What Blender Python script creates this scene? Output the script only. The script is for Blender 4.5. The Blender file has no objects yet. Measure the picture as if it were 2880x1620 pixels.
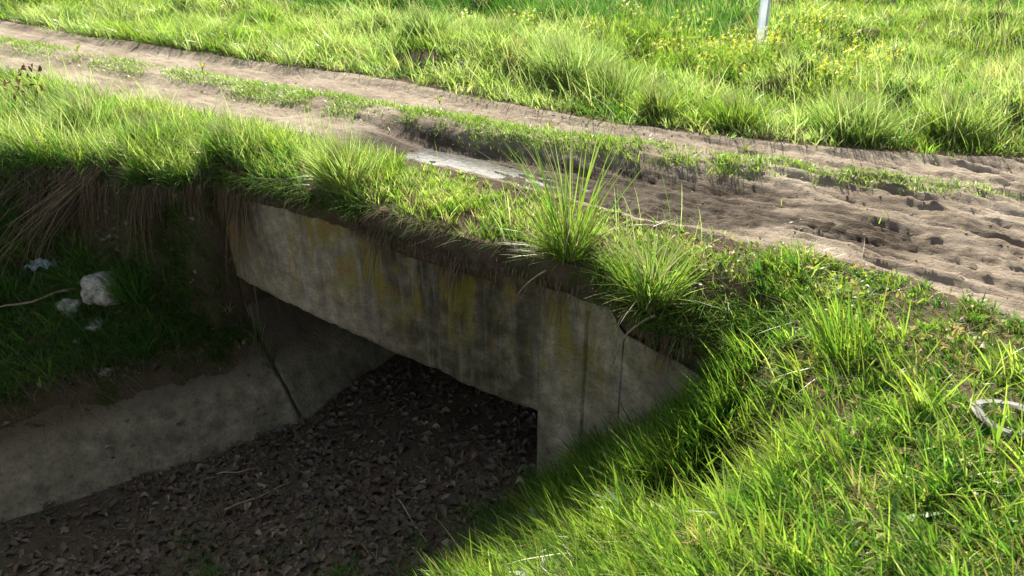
import bpy, math, random
import numpy as np
from math import radians as R

# ------------------------------------------------------------------ camera, sky, sun, exposure
# World frame: x runs along the culvert headwall (right = +x), y runs away across the track, z up, track at z = 0.
scene = bpy.context.scene
COL = scene.collection
rng = np.random.default_rng(7)
random.seed(7)

CAM = np.array([2.173, -3.68, 2.0]); PITCH = R(28); YAW = R(32.84)
cam_data = bpy.data.cameras.new("camera"); cam = bpy.data.objects.new("camera", cam_data); COL.objects.link(cam)
cam.location = CAM; cam.rotation_euler = (R(90) - PITCH, 0, YAW)
cam_data.lens = 28; cam_data.sensor_width = 36; cam_data.clip_end = 600; cam_data.clip_start = .05
cam_data.dof.use_dof = True; cam_data.dof.focus_distance = 4.6; cam_data.dof.aperture_fstop = 5.0
scene.camera = cam

SUN_EL, SUN_OFF = R(39.5), R(4)
sun_az = np.array([-math.sin(YAW + SUN_OFF), math.cos(YAW + SUN_OFF)])          # horizontal direction towards the sun
world = bpy.data.worlds.new("World"); scene.world = world; world.use_nodes = True
wn = world.node_tree; wn.nodes.clear()
wo = wn.nodes.new("ShaderNodeOutputWorld"); wb = wn.nodes.new("ShaderNodeBackground"); ws = wn.nodes.new("ShaderNodeTexSky")
ws.sky_type = 'NISHITA'; ws.sun_disc = False; ws.sun_elevation = SUN_EL
ws.sun_rotation = math.atan2(sun_az[0], sun_az[1]); ws.air_density = 1.0; ws.dust_density = 2.5
wb.inputs[1].default_value = 0.075
hs = wn.nodes.new('ShaderNodeHueSaturation'); hs.inputs['Saturation'].default_value = .62; wn.links.new(ws.outputs[0], hs.inputs['Color']); wn.links.new(hs.outputs[0], wb.inputs[0]); wn.links.new(wb.outputs[0], wo.inputs[0])
sl = bpy.data.lights.new("sun", 'SUN'); sl.energy = 5.0; sl.angle = R(.55); sl.color = (1, .93, .8)
so = bpy.data.objects.new("sun", sl); COL.objects.link(so)
from mathutils import Vector, Matrix
sd = Vector((sun_az[0] * math.cos(SUN_EL), sun_az[1] * math.cos(SUN_EL), math.sin(SUN_EL)))
so.rotation_euler = sd.to_track_quat('Z', 'Y').to_euler(); so.location = sd * 20
vs = scene.view_settings; vs.view_transform = 'Standard'; vs.look = 'None'; vs.gamma = 1; vs.exposure = 1.3
scene.cycles.max_bounces = 7; scene.cycles.diffuse_bounces = 4; scene.cycles.transmission_bounces = 5
scene.cycles.transparent_max_bounces = 6; scene.cycles.glossy_bounces = 2
scene.cycles.caustics_reflective = False; scene.cycles.caustics_refractive = False

# ------------------------------------------------------------------ numeric helpers
def sm(a, b, x):
    k = np.clip((x - a) / (b - a), 0, 1); return k * k * (3 - 2 * k)

_PERM = np.random.default_rng(3).random((256, 256))
def vnoise(x, y, seed=0):
    x = np.asarray(x, float) + seed * 17.31; y = np.asarray(y, float) + seed * 9.77
    xi = np.floor(x).astype(int); yi = np.floor(y).astype(int); fx = x - xi; fy = y - yi
    fx = fx * fx * (3 - 2 * fx); fy = fy * fy * (3 - 2 * fy)
    g = lambda i, j: _PERM[(i + seed * 31) & 255, (j + seed * 57) & 255]
    return (g(xi, yi) * (1 - fx) + g(xi + 1, yi) * fx) * (1 - fy) + (g(xi, yi + 1) * (1 - fx) + g(xi + 1, yi + 1) * fx) * fy
def fbm(x, y, octv=4, seed=0, gain=.5):
    r = 0; a = 1; n = 0; f = 1
    for i in range(octv):
        r = r + a * (vnoise(x * f, y * f, seed + i) - .5) * 2; n += a; a *= gain; f *= 2.03
    return r / n

cy, sy = math.cos(YAW), math.sin(YAW); cp, sp = math.cos(PITCH), math.sin(PITCH)
def project(P):
    d = np.asarray(P) - CAM
    xr = d[..., 0] * cy + d[..., 1] * sy
    yf = -d[..., 0] * sy + d[..., 1] * cy
    dep = yf * cp - d[..., 2] * sp
    up = yf * sp + d[..., 2] * cp
    dep_ = np.where(dep > .05, dep, 1e-3)
    return 512 + 796.4 * xr / dep_, 288 - 796.4 * up / dep_, dep
def in_view(P, m=110):
    x, y, d = project(P)
    return (d > .3) & (x > -m) & (x < 1024 + m) & (y > -m) & (y < 576 + m)

# ------------------------------------------------------------------ terrain functions
def t_near(s): return np.interp(s, [-20, -9, -5.4, -2, .6, 1.9, 2.6, 3.4, 5, 9], [.5, .6, .67, .80, .62, .72, .45, .25, -.3, -.6]) + .10 * fbm(s * 2.1, s * 0 + 3, 4, 5, .6)
def t_mid(s): return np.interp(s, [-20, -8.9, -4, -.6, 2.2, 4, 9], [1.4, 1.5, 1.62, 1.87, 2.33, 2.5, 2.8]) + .05 * fbm(s * 1.3, s * 0 + 7, 3, 6)
def t_far(s): return np.interp(s, [-20, -7, -3.3, -.9, .7, 2.3, 5, 9], [2.4, 2.43, 2.65, 2.5, 2.75, 3.35, 3.9, 4.2]) + .10 * fbm(s * 1.1, s * 0 + 1, 3, 8)
def strip_w(s): return np.interp(s, [-20, -9, -3, -1, 1.2, 2.1, 2.5, 3], [.2, .2, .24, .2, .17, .12, .02, .0])

def upper(s, t):
    tn, tm, tf = t_near(s), t_mid(s), t_far(s)
    z = .02 * fbm(s * .7, t * .7, 3, 1)
    road = sm(tn - .05, tn + .12, t) * (1 - sm(tf - .12, tf + .06, t))
    c1, c2 = (tn + tm - .12) / 2, (tm + tf + .1) / 2
    w1 = np.maximum(.12, (tm - tn) / 2 - .12)
    r1 = 1 - sm(.55, 1.15, np.abs(t - c1) / w1)
    r2 = 1 - sm(.5, 1.1, np.abs(t - c2) / np.maximum(.12, (tf - tm) / 2 - .1))
    deep = sm(-3.0, -1.8, s) * (1 - sm(.5, 1.3, s))
    z = z - r1 * (.035 + .085 * deep + .035 * np.exp(-((s + 1.62) / .62) ** 4)) - r2 * .045
    z = z + .03 * np.exp(-((t - tm) / .16) ** 2) * sm(.0, .05, strip_w(s))
    z = z + .035 * sm(.15, .0, np.abs(t - tn - .02)) * sm(-1.8, -.6, s) * (1 - sm(1.2, 2, s))
    mud = road * sm(-2.6, -.4, s)
    q = t + .10 * s
    ridg = 1 - np.abs(fbm(s * 1.1, q * 9, 3, 21))
    z = z + mud * .060 * (ridg - .8) * (.6 + .8 * sm(0, 1.5, s))
    rr = 1 - np.abs(fbm((s - .3 * t) * 1.5, (t + .28 * s) * 7.5, 3, 23))
    z = z + mud * sm(.6, 1.8, s) * .045 * (rr - .75)
    ch = np.sin((s * 1.0 + np.abs(t - c1) * 1.6) * 46 + 1.5 * fbm(s, t, 2, 35)); z = z + mud * sm(-1.2, -.2, s) * .007 * ch * sm(.25, .1, np.abs(t - c1 + .12)) * sm(.45, .6, vnoise(s * 2, t * 2, 36))
    z = z + road * (.016 * fbm(s * 8, t * 11, 4, 25, .6) + .009 * fbm(s * 30, t * 32, 2, 27))
    z = z + road * .012 * (1 - np.abs(fbm(s * .9, q * 14, 2, 29))) * (1 - .5 * deep)
    # clods
    z = z + mud * (.020 * fbm(s * 2.0, t * 11, 4, 31, .6) + .020 * (1 - 2 * np.abs(fbm(s * 1.6, q * 16, 3, 33))))
    # hummocky grassland beyond the track
    fld = sm(tf, tf + .9, t)
    z = z + fld * (.26 * fbm(s * 1.5, t * 1.5, 3, 41) + .24 * fbm(s * .5, t * .5, 2, 43) + .02)
    z = z + .10 * sm(6, 20, t)
    # rounded brink above the headwall
    br = 1 - sm(.0, .32, t)
    side = sm(-14, -12, s) * (1 - sm(1.3, 1.8, s))
    z = z - br * side * (.05 + .16 * sm(.35, .8, s) * (1 - sm(1.2, 1.7, s)) + .05 * (fbm(s * 2.4, t, 3, 51) + .3))
    return z

def t_edge(s): return np.interp(s, [-16, -6, -4.8, -4, -3.4, -2.9, -2.55], [-11, -1.6, -.85, -.5, -.30, -.12, .0]) + .07 * fbm(s * 2.6, s * 0, 3, 61) * sm(-2.6, -3.0, s)
def s_left(t): return -2.31 + .47 * np.minimum(t, 0)

def lower(s, t):
    d = s_left(t) - s
    fl = np.interp(s, [-2.6, -1.5, -.3, .2], [-2.27, -2.12, -1.86, -1.72]) + .035 * fbm(s * 2.2, t * 2.2, 3, 71)
    fl = fl + .04 * np.exp(-((s + .6) / .9) ** 2 - ((t + .2) / 1.2) ** 2) + .22 * sm(1.5, 4, t) + .1 * sm(-1.5, -5, t)
    top_cov = .32 + .10 * fbm(t * 1.3, t * 0 + 2, 2, 73) + .015 * fbm(t * 9, s * 4, 2, 74)
    lin = -2.34 + 1.82 * d
    soil = np.where(d < .42, lin + .08 + .05 * sm(.36, .42, d), -2.21 + 1.82 * .42 + .58 * (d - .42)) + .05 * fbm(s * 2.5, t * 2.5, 4, 75) * sm(.3, .8, d) + .02 * fbm(s * 9, t * 9, 3, 77)
    soil = soil - .10 * sm(-.25, 0, t) * (1 - sm(.6, 1, d))
    left = lin + (soil - lin) * sm(top_cov - .015, top_cov + .03, d)
    left = np.where(t > .0, np.minimum(lin, -1.2), left)
    e = t - t_edge(s)
    ed_ = t - t_edge(s); left = left + .30 * np.exp(-(np.minimum(ed_, 0) / .40) ** 2) * sm(-2.95, -3.3, s) * (t < .0) * sm(.45, .9, d)
    left = np.minimum(left, -.40)
    k = sm(-.22, .03, e + .09 * fbm(s * 4, t * 4, 4, 79, .65)) * sm(-2.86, -2.97, s)
    plate = upper(s, np.maximum(t, .0)) + .03 * fbm(s * 3, t * 3, 3, 80)
    left = left * (1 - k) + (plate) * k
    sr = s + .10 * np.clip(-t - 1.2, -1, 3)
    right = np.interp(sr, [-.5, 0, .35, .75, 1.05, 1.35, 1.7, 2.3, 4, 9], [-2.4, -1.72, -1.38, -1.12, -.72, -.52, -.16, .08, .16, .1])
    right = right + .07 * fbm(s * 1.9, t * 1.9, 3, 81) + .025 * fbm(s * 6, t * 6, 3, 83)
    # scarp with a shaded hollow on the near bank
    hol = np.exp(-((s - 1.45) / .24) ** 2 - ((t + .72) / .42) ** 2)
    right = right - .34 * hol + .06 * np.exp(-((s - 1.75) / .2) ** 2 - ((t + .55) / .4) ** 2)
    m = sm(-.9, 0, t) * sm(1.05, 1.5, s)
    right = right * (1 - m) + upper(s, 0 * t) * m
    z = np.maximum(np.maximum(fl, left), right)
    return z

def surf(s, t):
    """height of whatever lies uppermost at (s, t)"""
    return np.where(t >= .04, upper(s, np.maximum(t, 0)), lower(s, np.minimum(t, 0)))

# ------------------------------------------------------------------ mesh and object helpers
def mesh_np(name, V, loops, starts, smooth=True, col=None, extra=None):
    me = bpy.data.meshes.new(name)
    V = np.ascontiguousarray(V, dtype=np.float32)
    me.vertices.add(len(V)); me.vertices.foreach_set("co", V.ravel())
    me.loops.add(len(loops)); me.loops.foreach_set("vertex_index", np.ascontiguousarray(loops, dtype=np.int32))
    me.polygons.add(len(starts)); me.polygons.foreach_set("loop_start", np.ascontiguousarray(starts, dtype=np.int32))
    if smooth: me.polygons.foreach_set("use_smooth", np.ones(len(starts), dtype=bool))
    if col is not None:
        a = me.attributes.new("Col", 'FLOAT_COLOR', 'POINT')
        c = np.ones((len(V), 4), dtype=np.float32); c[:, :3] = col; a.data.foreach_set("color", c.ravel())
    for k, v in (extra or {}).items():
        a = me.attributes.new(k, 'FLOAT', 'POINT'); a.data.foreach_set("value", np.ascontiguousarray(v, dtype=np.float32))
    me.update(calc_edges=True); me.validate()
    return me

def grid_faces(nr, nc, off=0):
    i, j = np.meshgrid(np.arange(nr - 1), np.arange(nc - 1), indexing='ij')
    a = (i * nc + j).ravel() + off
    return np.stack([a, a + 1, a + nc + 1, a + nc], 1)

def quads_obj(name, V, Q, mat, parent=None, col=None, extra=None, smooth=True):
    used = np.unique(Q); remap = np.full(len(V), -1); remap[used] = np.arange(len(used))
    V2 = V[used]; Q2 = remap[Q]
    me = mesh_np(name, V2, Q2.ravel(), np.arange(len(Q2)) * 4, smooth,
                 None if col is None else col[used], None if extra is None else {k: v[used] for k, v in extra.items()})
    return link(name, me, mat, parent)

def link(name, me, mat, parent=None):
    o = bpy.data.objects.new(name, me); COL.objects.link(o)
    if mat: me.materials.append(mat)
    if parent: o.parent = parent
    return o
def tag(o, label=None, cat=None, group=None, kind=None):
    if label: o["label"] = label
    if cat: o["category"] = cat
    if group: o["group"] = group
    if kind: o["kind"] = kind
    return o
def thing(name, label, cat, loc, group=None):
    o = bpy.data.objects.new(name, None); COL.objects.link(o); o.location = loc; o.empty_display_size = .1
    return tag(o, label, cat, group)

# ------------------------------------------------------------------ materials
class NT:
    def __init__(s, name):
        s.m = bpy.data.materials.new(name); s.m.use_nodes = True; s.t = s.m.node_tree; s.t.nodes.clear()
        s.out = s.n("OutputMaterial")
    def n(s, typ, **kw):
        x = s.t.nodes.new("ShaderNode" + typ)
        for k, v in kw.items(): setattr(x, k, v)
        return x
    def l(s, a, b): s.t.links.new(a, b)
    def set(s, sock, v):
        if isinstance(v, bpy.types.NodeSocket): s.l(v, sock)
        elif v is not None: sock.default_value = v
    def noise(s, vec, scale, detail=5, rough=.55, dist=0):
        x = s.n("TexNoise"); s.set(x.inputs["Vector"], vec); x.inputs["Scale"].default_value = scale
        x.inputs["Detail"].default_value = detail; x.inputs["Roughness"].default_value = rough; x.inputs["Distortion"].default_value = dist
        return x.outputs["Fac"]
    def ramp(s, f, stops):
        x = s.n("ValToRGB"); s.l(f, x.inputs[0]); e = x.color_ramp.elements
        for i, (p, c) in enumerate(stops):
            q = e[i] if i < 2 else e.new(p)
            q.position = p; q.color = (c, c, c, 1) if not hasattr(c, '__len__') else (*c, 1)
        return x.outputs[0]
    def mix(s, f, a, b, mode='MIX'):
        x = s.n("Mix", data_type='RGBA', blend_type=mode); s.set(x.inputs[0], f)
        for k, v in ((6, a), (7, b)): s.set(x.inputs[k], (*v, 1) if isinstance(v, tuple) and len(v) == 3 else v)
        return x.outputs[2]
    def math(s, op, a, b=None):
        x = s.n("Math", operation=op); s.set(x.inputs[0], a)
        if b is not None: s.set(x.inputs[1], b)
        return x.outputs[0]
    def mapping(s, scale=(1, 1, 1), loc=(0, 0, 0)):
        g = s.n("NewGeometry"); x = s.n("Mapping"); s.l(g.outputs["Position"], x.inputs[0])
        x.inputs["Scale"].default_value = scale; x.inputs["Location"].default_value = loc
        return x.outputs[0]
    def bsdf(s, col, rough=.9, spec=.3, bump=None, bstr=.3, bdist=.02):
        b = s.n("BsdfPrincipled"); s.set(b.inputs["Base Color"], (*col, 1) if isinstance(col, tuple) else col)
        s.set(b.inputs["Roughness"], rough); b.inputs["Specular IOR Level"].default_value = spec
        if bump is not None:
            x = s.n("Bump"); x.inputs["Strength"].default_value = bstr; x.inputs["Distance"].default_value = bdist
            s.l(bump, x.inputs["Height"]); s.l(x.outputs[0], b.inputs["Normal"])
        return b
    def attr(s, name):
        x = s.n("Attribute"); x.attribute_name = name; return x
    def done(s, sh): s.l(sh, s.out.inputs[0]); return s.m

def mat_leafy(name, trans=.5, rough=.45, spec=.35, tboost=(1.5, 1.55, .75)):
    """thin plant tissue coloured by the mesh's own colour attribute, letting part of the light through"""
    q = NT(name); a = q.attr("Col").outputs["Color"]
    b = q.bsdf(a, rough, spec)
    tr = q.n("BsdfTranslucent"); q.l(q.mix(1.0, a, (*tboost, 1), 'MULTIPLY'), tr.inputs[0])
    mx = q.n("MixShader"); mx.inputs[0].default_value = trans
    q.l(b.outputs[0], mx.inputs[1]); q.l(tr.outputs[0], mx.inputs[2])
    return q.done(mx.outputs[0])
M_GRASS = mat_leafy("grass_blade", .5, .36, .5, (1.22, 1.5, .85))
M_DROOP = mat_leafy("drooping_blade", .45, .8, .1, (1.2, 1.4, .8))
M_DRY = mat_leafy("dry_stalk", .3, .7, .15, (1.1, 1.05, .9))
M_LEAF = mat_leafy("broad_leaf", .4, .4, .4)
M_LITTER = mat_leafy("dead_leaf", .12, .6, .25, (1.2, 1.0, .8))

def mat_ground():
    q = NT("soil"); p = q.mapping()
    n1 = q.noise(p, 3, 8, .65); n2 = q.noise(p, 28, 6, .7); n3 = q.noise(p, 160, 3, .7)
    c = q.ramp(n1, [(.3, (.075, .052, .034)), (.52, (.13, .093, .06)), (.72, (.20, .15, .10))])
    c = q.mix(q.math('MULTIPLY', n2, .8), c, (.055, .04, .027), 'MIX')
    c = q.mix(q.ramp(n3, [(.55, 0.), (.75, .5)]), c, (.25, .20, .14))
    c = q.mix(q.ramp(q.noise(p, 4.2, 6, .7), [(.5, 0.), (.62, .7)]), c, (.075, .085, .03))
    h = q.math('ADD', q.math('MULTIPLY', n2, 1.0), q.math('MULTIPLY', n3, .35))
    return q.done(q.bsdf(c, .95, .15, h, .7, .03).outputs[0])
def mat_road():
    q = NT("dry_mud"); p = q.mapping(); st = q.mapping((1.0, 6.0, 6.0))
    n1 = q.noise(p, 1.6, 7, .62); n2 = q.noise(st, 5, 6, .7, .4); n3 = q.noise(p, 60, 5, .75); n4 = q.noise(p, 260, 2, .6)
    c = q.ramp(n1, [(.3, (.20, .158, .115)), (.5, (.32, .263, .20)), (.7, (.44, .375, .295))])
    c = q.mix(q.ramp(n2, [(.50, 0.), (.72, .5)]), c, (.16, .12, .08))
    c = q.mix(q.ramp(n3, [(.54, 0.), (.7, .5)]), c, (.15, .11, .075))
    c = q.mix(q.ramp(n4, [(.6, 0.), (.72, .5)]), c, (.47, .40, .32))
    wet = q.attr("wet").outputs["Fac"]
    wf = q.math('MULTIPLY', wet, q.ramp(n2, [(.2, .55), (.6, 1.)]))
    c = q.mix(wf, c, (.040, .028, .018))
    h = q.math('ADD', q.math('MULTIPLY', n3, 1.0), q.math('MULTIPLY', n2, .8))
    rough = q.math('SUBTRACT', .95, q.math('MULTIPLY', wf, .12))
    return q.done(q.bsdf(c, rough, .15, h, .8, .025).outputs[0])
def mat_concrete(name, lichen=1.0, base=(.48, .405, .275), dirt=.5, streak=1.0, soiled=False):
    q = NT(name); p = q.mapping(); st = q.mapping((1, 1, .16)); st2 = q.mapping((1, 1, .07), (4, 2, 0))
    fine = q.noise(p, 42, 6, .75); med = q.noise(p, 7, 7, .65); big = q.noise(p, 1.5, 4, .5); pit = q.noise(p, 130, 3, .8)
    sepx = q.n("SeparateXYZ"); q.l(q.mapping(), sepx.inputs[0]); z = sepx.outputs[2]; X = sepx.outputs[0]
    c = q.ramp(med, [(.28, tuple(v * .45 for v in base)), (.5, base), (.72, tuple(min(1, v * 1.7) for v in base))])
    s1 = q.noise(st, 6.5, 6, .6, .15); s2 = q.noise(st2, 14, 5, .65)
    upz = q.n("MapRange"); q.l(z, upz.inputs[0]); upz.inputs[1].default_value = -1.0; upz.inputs[2].default_value = -.6
    up = q.math('MULTIPLY', upz.outputs[0], q.ramp(med, [(.2, .6), (.7, 1.0)]))
    # damp algae darkening the middle-right of the beam
    rx = q.n("MapRange"); q.l(X, rx.inputs[0]); rx.inputs[1].default_value = -1.9; rx.inputs[2].default_value = -1.0
    rx2 = q.n("MapRange"); q.l(X, rx2.inputs[0]); rx2.inputs[1].default_value = .12; rx2.inputs[2].default_value = -.12
    alg = q.math('MULTIPLY', q.math('MULTIPLY', rx.outputs[0], rx2.outputs[0]), q.ramp(med, [(.3, 1.0), (.7, .55)]))
    c = q.mix(q.math('MULTIPLY', alg, 2.0 * dirt * streak), c, (.060, .049, .020))
    dark = q.math('MULTIPLY', q.ramp(s1, [(.46, 0.), (.60, 1.)]), q.math('ADD', q.math('MULTIPLY', up, .75), .12))
    c = q.mix(q.math('MULTIPLY', dark, .7 * streak), c, (.045, .043, .036))
    white = q.math('MULTIPLY', q.ramp(s2, [(.50, 0.), (.64, 1.)]), q.ramp(big, [(.3, 1.), (.6, .3)]))
    c = q.mix(q.math('MULTIPLY', white, .55 * streak), c, (.52, .50, .43))
    if lichen:
        ls = q.mapping((1, 1, .38), (7, 3, 1))
        l1 = q.ramp(q.noise(ls, 5.2, 8, .70, .4), [(.47, 0.), (.58, .9)])
        l2 = q.math('MULTIPLY', l1, q.math('ADD', q.math('MULTIPLY', up, 1.0), .12))
        c = q.mix(q.math('MULTIPLY', l2, .92 * lichen), c, q.mix(q.ramp(q.noise(p, 4.3, 3), [(.52, 0.), (.68, 1.)]), (.32, .27, .035), (.42, .20, .03)))
    c = q.mix(q.ramp(pit, [(.60, 0.), (.72, .7)]), c, (.30, .28, .24))
    c = q.mix(q.ramp(fine, [(.50, 0.), (.75, .65)]), c, (.07, .062, .045))
    if soiled:                                          # earth washed down over the upper edge of the slab and silt along its foot
        e1 = q.n('MapRange'); q.l(z, e1.inputs[0]); e1.inputs[1].default_value = -1.95; e1.inputs[2].default_value = -1.62
        c = q.mix(q.ramp(q.math('ADD', q.math('MULTIPLY', e1.outputs[0], .55), q.math('MULTIPLY', med, .8)), [(.60, 0.), (.92, .85)]), c, (.14, .108, .068))
    vor = q.n("TexVoronoi"); q.l(p, vor.inputs["Vector"]); vor.inputs["Scale"].default_value = 34
    sp_ = q.math('MULTIPLY', q.ramp(vor.outputs["Distance"], [(.10, 1.), (.2, 0.)]), q.ramp(q.noise(p, 5, 3), [(.5, 0.), (.62, .8)]))
    c = q.mix(sp_, c, (.42, .40, .33))
    h = q.math('ADD', q.math('MULTIPLY', fine, 1.2), q.math('MULTIPLY', med, 1.6))
    return q.done(q.bsdf(c, .92, .2, h, .9, .03).outputs[0])
M_SOIL = mat_ground(); M_ROAD = mat_road()
M_WALL = mat_concrete("weathered_concrete")
M_LINING = mat_concrete("dusty_concrete", 0, (.32, .275, .18), .0, .2, True)
def mat_simple(name, col, rough=.6, spec=.3, nscale=30, var=.3, bstr=.3, metal=0):
    q = NT(name); p = q.mapping(); n = q.noise(p, nscale, 5, .65)
    c = q.ramp(n, [(.3, tuple(v * (1 - var) for v in col)), (.7, tuple(min(1, v * (1 + var)) for v in col))])
    b = q.bsdf(c, rough, spec, n, bstr, .01); b.inputs["Metallic"].default_value = metal
    return q.done(b.outputs[0])
M_STONE = mat_simple("pale_rubble", (.38, .36, .29), .95, .15, 16, .7, 1.0)
M_TWIG = mat_simple("bleached_wood", (.33, .26, .17), .8, .2, 40, .35)
M_WHITE_ = mat_simple("white_paint", (.80, .84, .88), .5, .4, 9, .12, .1)
def mat_post():
    q = NT("white_plastic"); n = q.noise(q.mapping(), 9, 4); c = q.ramp(n, [(.3, (.72, .78, .82)), (.7, (.85, .88, .9))]); b = q.bsdf(c, .45, .4); t = q.n("BsdfTranslucent"); q.l(c, t.inputs[0])
    m = q.n("MixShader"); m.inputs[0].default_value = .5; q.l(b.outputs[0], m.inputs[1]); q.l(t.outputs[0], m.inputs[2]); return q.done(m.outputs[0])
M_WHITE = mat_post()
M_RING = mat_simple("grey_plastic", (.24, .235, .21), .6, .3, 50, .25, .3)
M_LID = mat_simple("cap_plastic", (.75, .78, .72), .4, .5, 20, .1)
def mat_film(name, col, tr=.5):
    q = NT(name); p = q.mapping(); n = q.noise(p, 18, 4, .6)
    b = q.bsdf(q.mix(n, tuple(v * .6 for v in col), col), .25, .6, n, .5, .01)
    t = q.n("BsdfTransparent"); mx = q.n("MixShader"); mx.inputs[0].default_value = tr
    q.l(b.outputs[0], mx.inputs[1]); q.l(t.outputs[0], mx.inputs[2]); return q.done(mx.outputs[0])
M_BOTTLE = mat_film("bottle_plastic", (.30, .42, .36), .45)
M_BAG = mat_film("bag_film", (.40, .52, .52), .3)
def mat_water():
    q = NT("muddy_water"); p = q.mapping(); n = q.noise(p, 25, 3)
    c = q.mix(q.ramp(q.noise(q.mapping((1, 3, 1)), 9, 6, .7), [(.42, 0.), (.6, 1.)]), (.05, .042, .034), (.10, .10, .10))
    b = q.bsdf(c, .14, 1.0, n, .15, .01); return q.done(b.outputs[0])
M_WATER = mat_water()

# ------------------------------------------------------------------ the ground, the track, the ditch bed
def axis(pts):
    out = [pts[0][0]]
    for (a, h), (b, _) in zip(pts[:-1], pts[1:]):
        n = max(1, int(round((b - a) / h))); out += list(a + (b - a) * (np.arange(n) + 1) / n)
    return np.array(out)
sx = axis([(-60, 2.5), (-12, .25), (-9, .05), (-6, .028), (-3.5, .018), (3.2, .018), (4.2, .06), (7, .3), (14, 2.5), (60, 0)])
ty = axis([(0, .012), (.3, .02), (3.4, .03), (5, .08), (10, .2), (18, 2.5), (90, 0)])
S, T = np.meshgrid(sx, ty, indexing='ij'); Z = upper(S, T)
V = np.stack([S, T, Z], -1).reshape(-1, 3); Q = grid_faces(len(sx), len(ty))[:, ::-1]
Qc = V[Q].mean(1)
rd = (Qc[:, 1] > t_near(Qc[:, 0])) & (Qc[:, 1] < t_far(Qc[:, 0]))
tn_, tm_, tf_ = t_near(V[:, 0]), t_mid(V[:, 0]), t_far(V[:, 0])
wet = np.exp(-((V[:, 1] - (tn_ + tm_ - .12) / 2) / .40) ** 2) * sm(-2.9, -2.0, V[:, 0]) * (1 - .8 * sm(1.4, 2.6, V[:, 0])) * (.45 + .9 * sm(.35, .6, vnoise(V[:, 0] * 2.2, V[:, 1] * 6, 37)))
wet = np.clip(wet * 1.2 + .5 * sm(-.03, -.09, V[:, 2]) * sm(-3, -1, V[:, 0]), 0, 1)
road = tag(quads_obj("dirt_road", V, Q[rd], M_ROAD, extra={"wet": wet}), "rutted dry mud farm track crossing over the culvert", "dirt road", kind="structure")
gnd_V = [V]; gnd_Q = [Q[~rd]]; off = len(V)
# skirt: broken soil edge between the turf and the top of the concrete, then down behind it
rows = []
smask = (sx > -3.2) & (sx < 1.5); ss = sx[smask]
z0 = upper(ss, 0 * ss)
slump = .5 * sm(-1.5, -1.0, ss) * (1 - sm(-.45, -.1, ss)); sl2 = sm(.42, .6, ss) * (1 - sm(1.15, 1.5, ss))
beam_top = -.262
for i, f in enumerate(np.linspace(0, 1, 12)):
    zz = z0 + (beam_top - .02 - .07 * slump - .12 * sl2 - z0) * f
    nz = fbm(ss * 5, ss * 0 + f * 3, 4, 91) * .07 + fbm(ss * 16, f * 9 + ss * 0, 4, 93) * .035
    tt = -(.02 + .05 * slump - .02 * sm(.0, .3, ss)) * math.sin(f * 3.1) + nz * math.sin(f * 3.1) - .055 * slump * f + .02 * f * (1 - slump)
    rows.append(np.stack([ss, tt, zz], 1))
last = rows[-1]
rows.append(np.stack([ss, last[:, 1] + .03 + .05 * slump, last[:, 2] - .03], 1))
rows.append(np.stack([ss, 0 * ss + .12, last[:, 2] - .05], 1))
SK = np.stack(rows, 1); nr, nc = SK.shape[:2]
gnd_V.append(SK.reshape(-1, 3)); gnd_Q.append(grid_faces(nr, nc, off)); off += nr * nc
# camera side: ditch slopes and near bank
ty2 = axis([(-40, 2.5), (-9, .3), (-5, .08), (-3.6, .028), (0, 0)])
ty2[-1] = 0
S, T = np.meshgrid(sx, ty2, indexing='ij'); Z = lower(S, T)
V = np.stack([S, T, Z], -1).reshape(-1, 3); Q = grid_faces(len(sx), len(ty2))[:, ::-1] + 0
Qc = V[Q].mean(1)
def in_bed(P):
    return (P[:, 0] > s_left(P[:, 1]) - .06) & (P[:, 0] < .1) & (P[:, 1] > -12)
bd = in_bed(Qc)
gnd_V.append(V); gnd_Q.append(Q[~bd] + off); off += len(V)
ground = quads_obj("ground", np.concatenate(gnd_V), np.concatenate(gnd_Q), M_SOIL)
tag(ground, "brown earth of the banks and the field under the grass", "ground", kind="structure")
sx3 = axis([(-2.95, .03), (.3, 0)]); ty3 = axis([(0, .03), (4.2, 0)])
S, T = np.meshgrid(sx3, ty3, indexing='ij'); V3 = np.stack([S, T, lower(S, T + 1e-4)], -1).reshape(-1, 3)
Q3 = grid_faces(len(sx3), len(ty3))[:, ::-1] + len(V)
bed = quads_obj("ditch_bed", np.concatenate([V, V3]), np.concatenate([Q[bd], Q3]), M_SOIL)
tag(bed, "dark muddy floor of the dry ditch running into the culvert", "ditch bed", kind="structure")

# puddle in the deep rut
ps = np.linspace(-2.7, -.3, 120); c1 = (t_near(ps) + t_mid(ps) - .12) / 2
wl = -.131
pt = np.linspace(-.26, .26, 24) * .62 + .03
PS, PT = np.meshgrid(ps, pt, indexing='ij'); PTT = PT + c1[:, None]
PV = np.stack([PS, PTT, np.full_like(PS, wl)], -1).reshape(-1, 3)
tag(quads_obj("puddle", PV, grid_faces(120, 24)[:, ::-1], M_WATER), "shallow puddle glinting in the deep wheel rut", "puddle", kind="structure")

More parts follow.
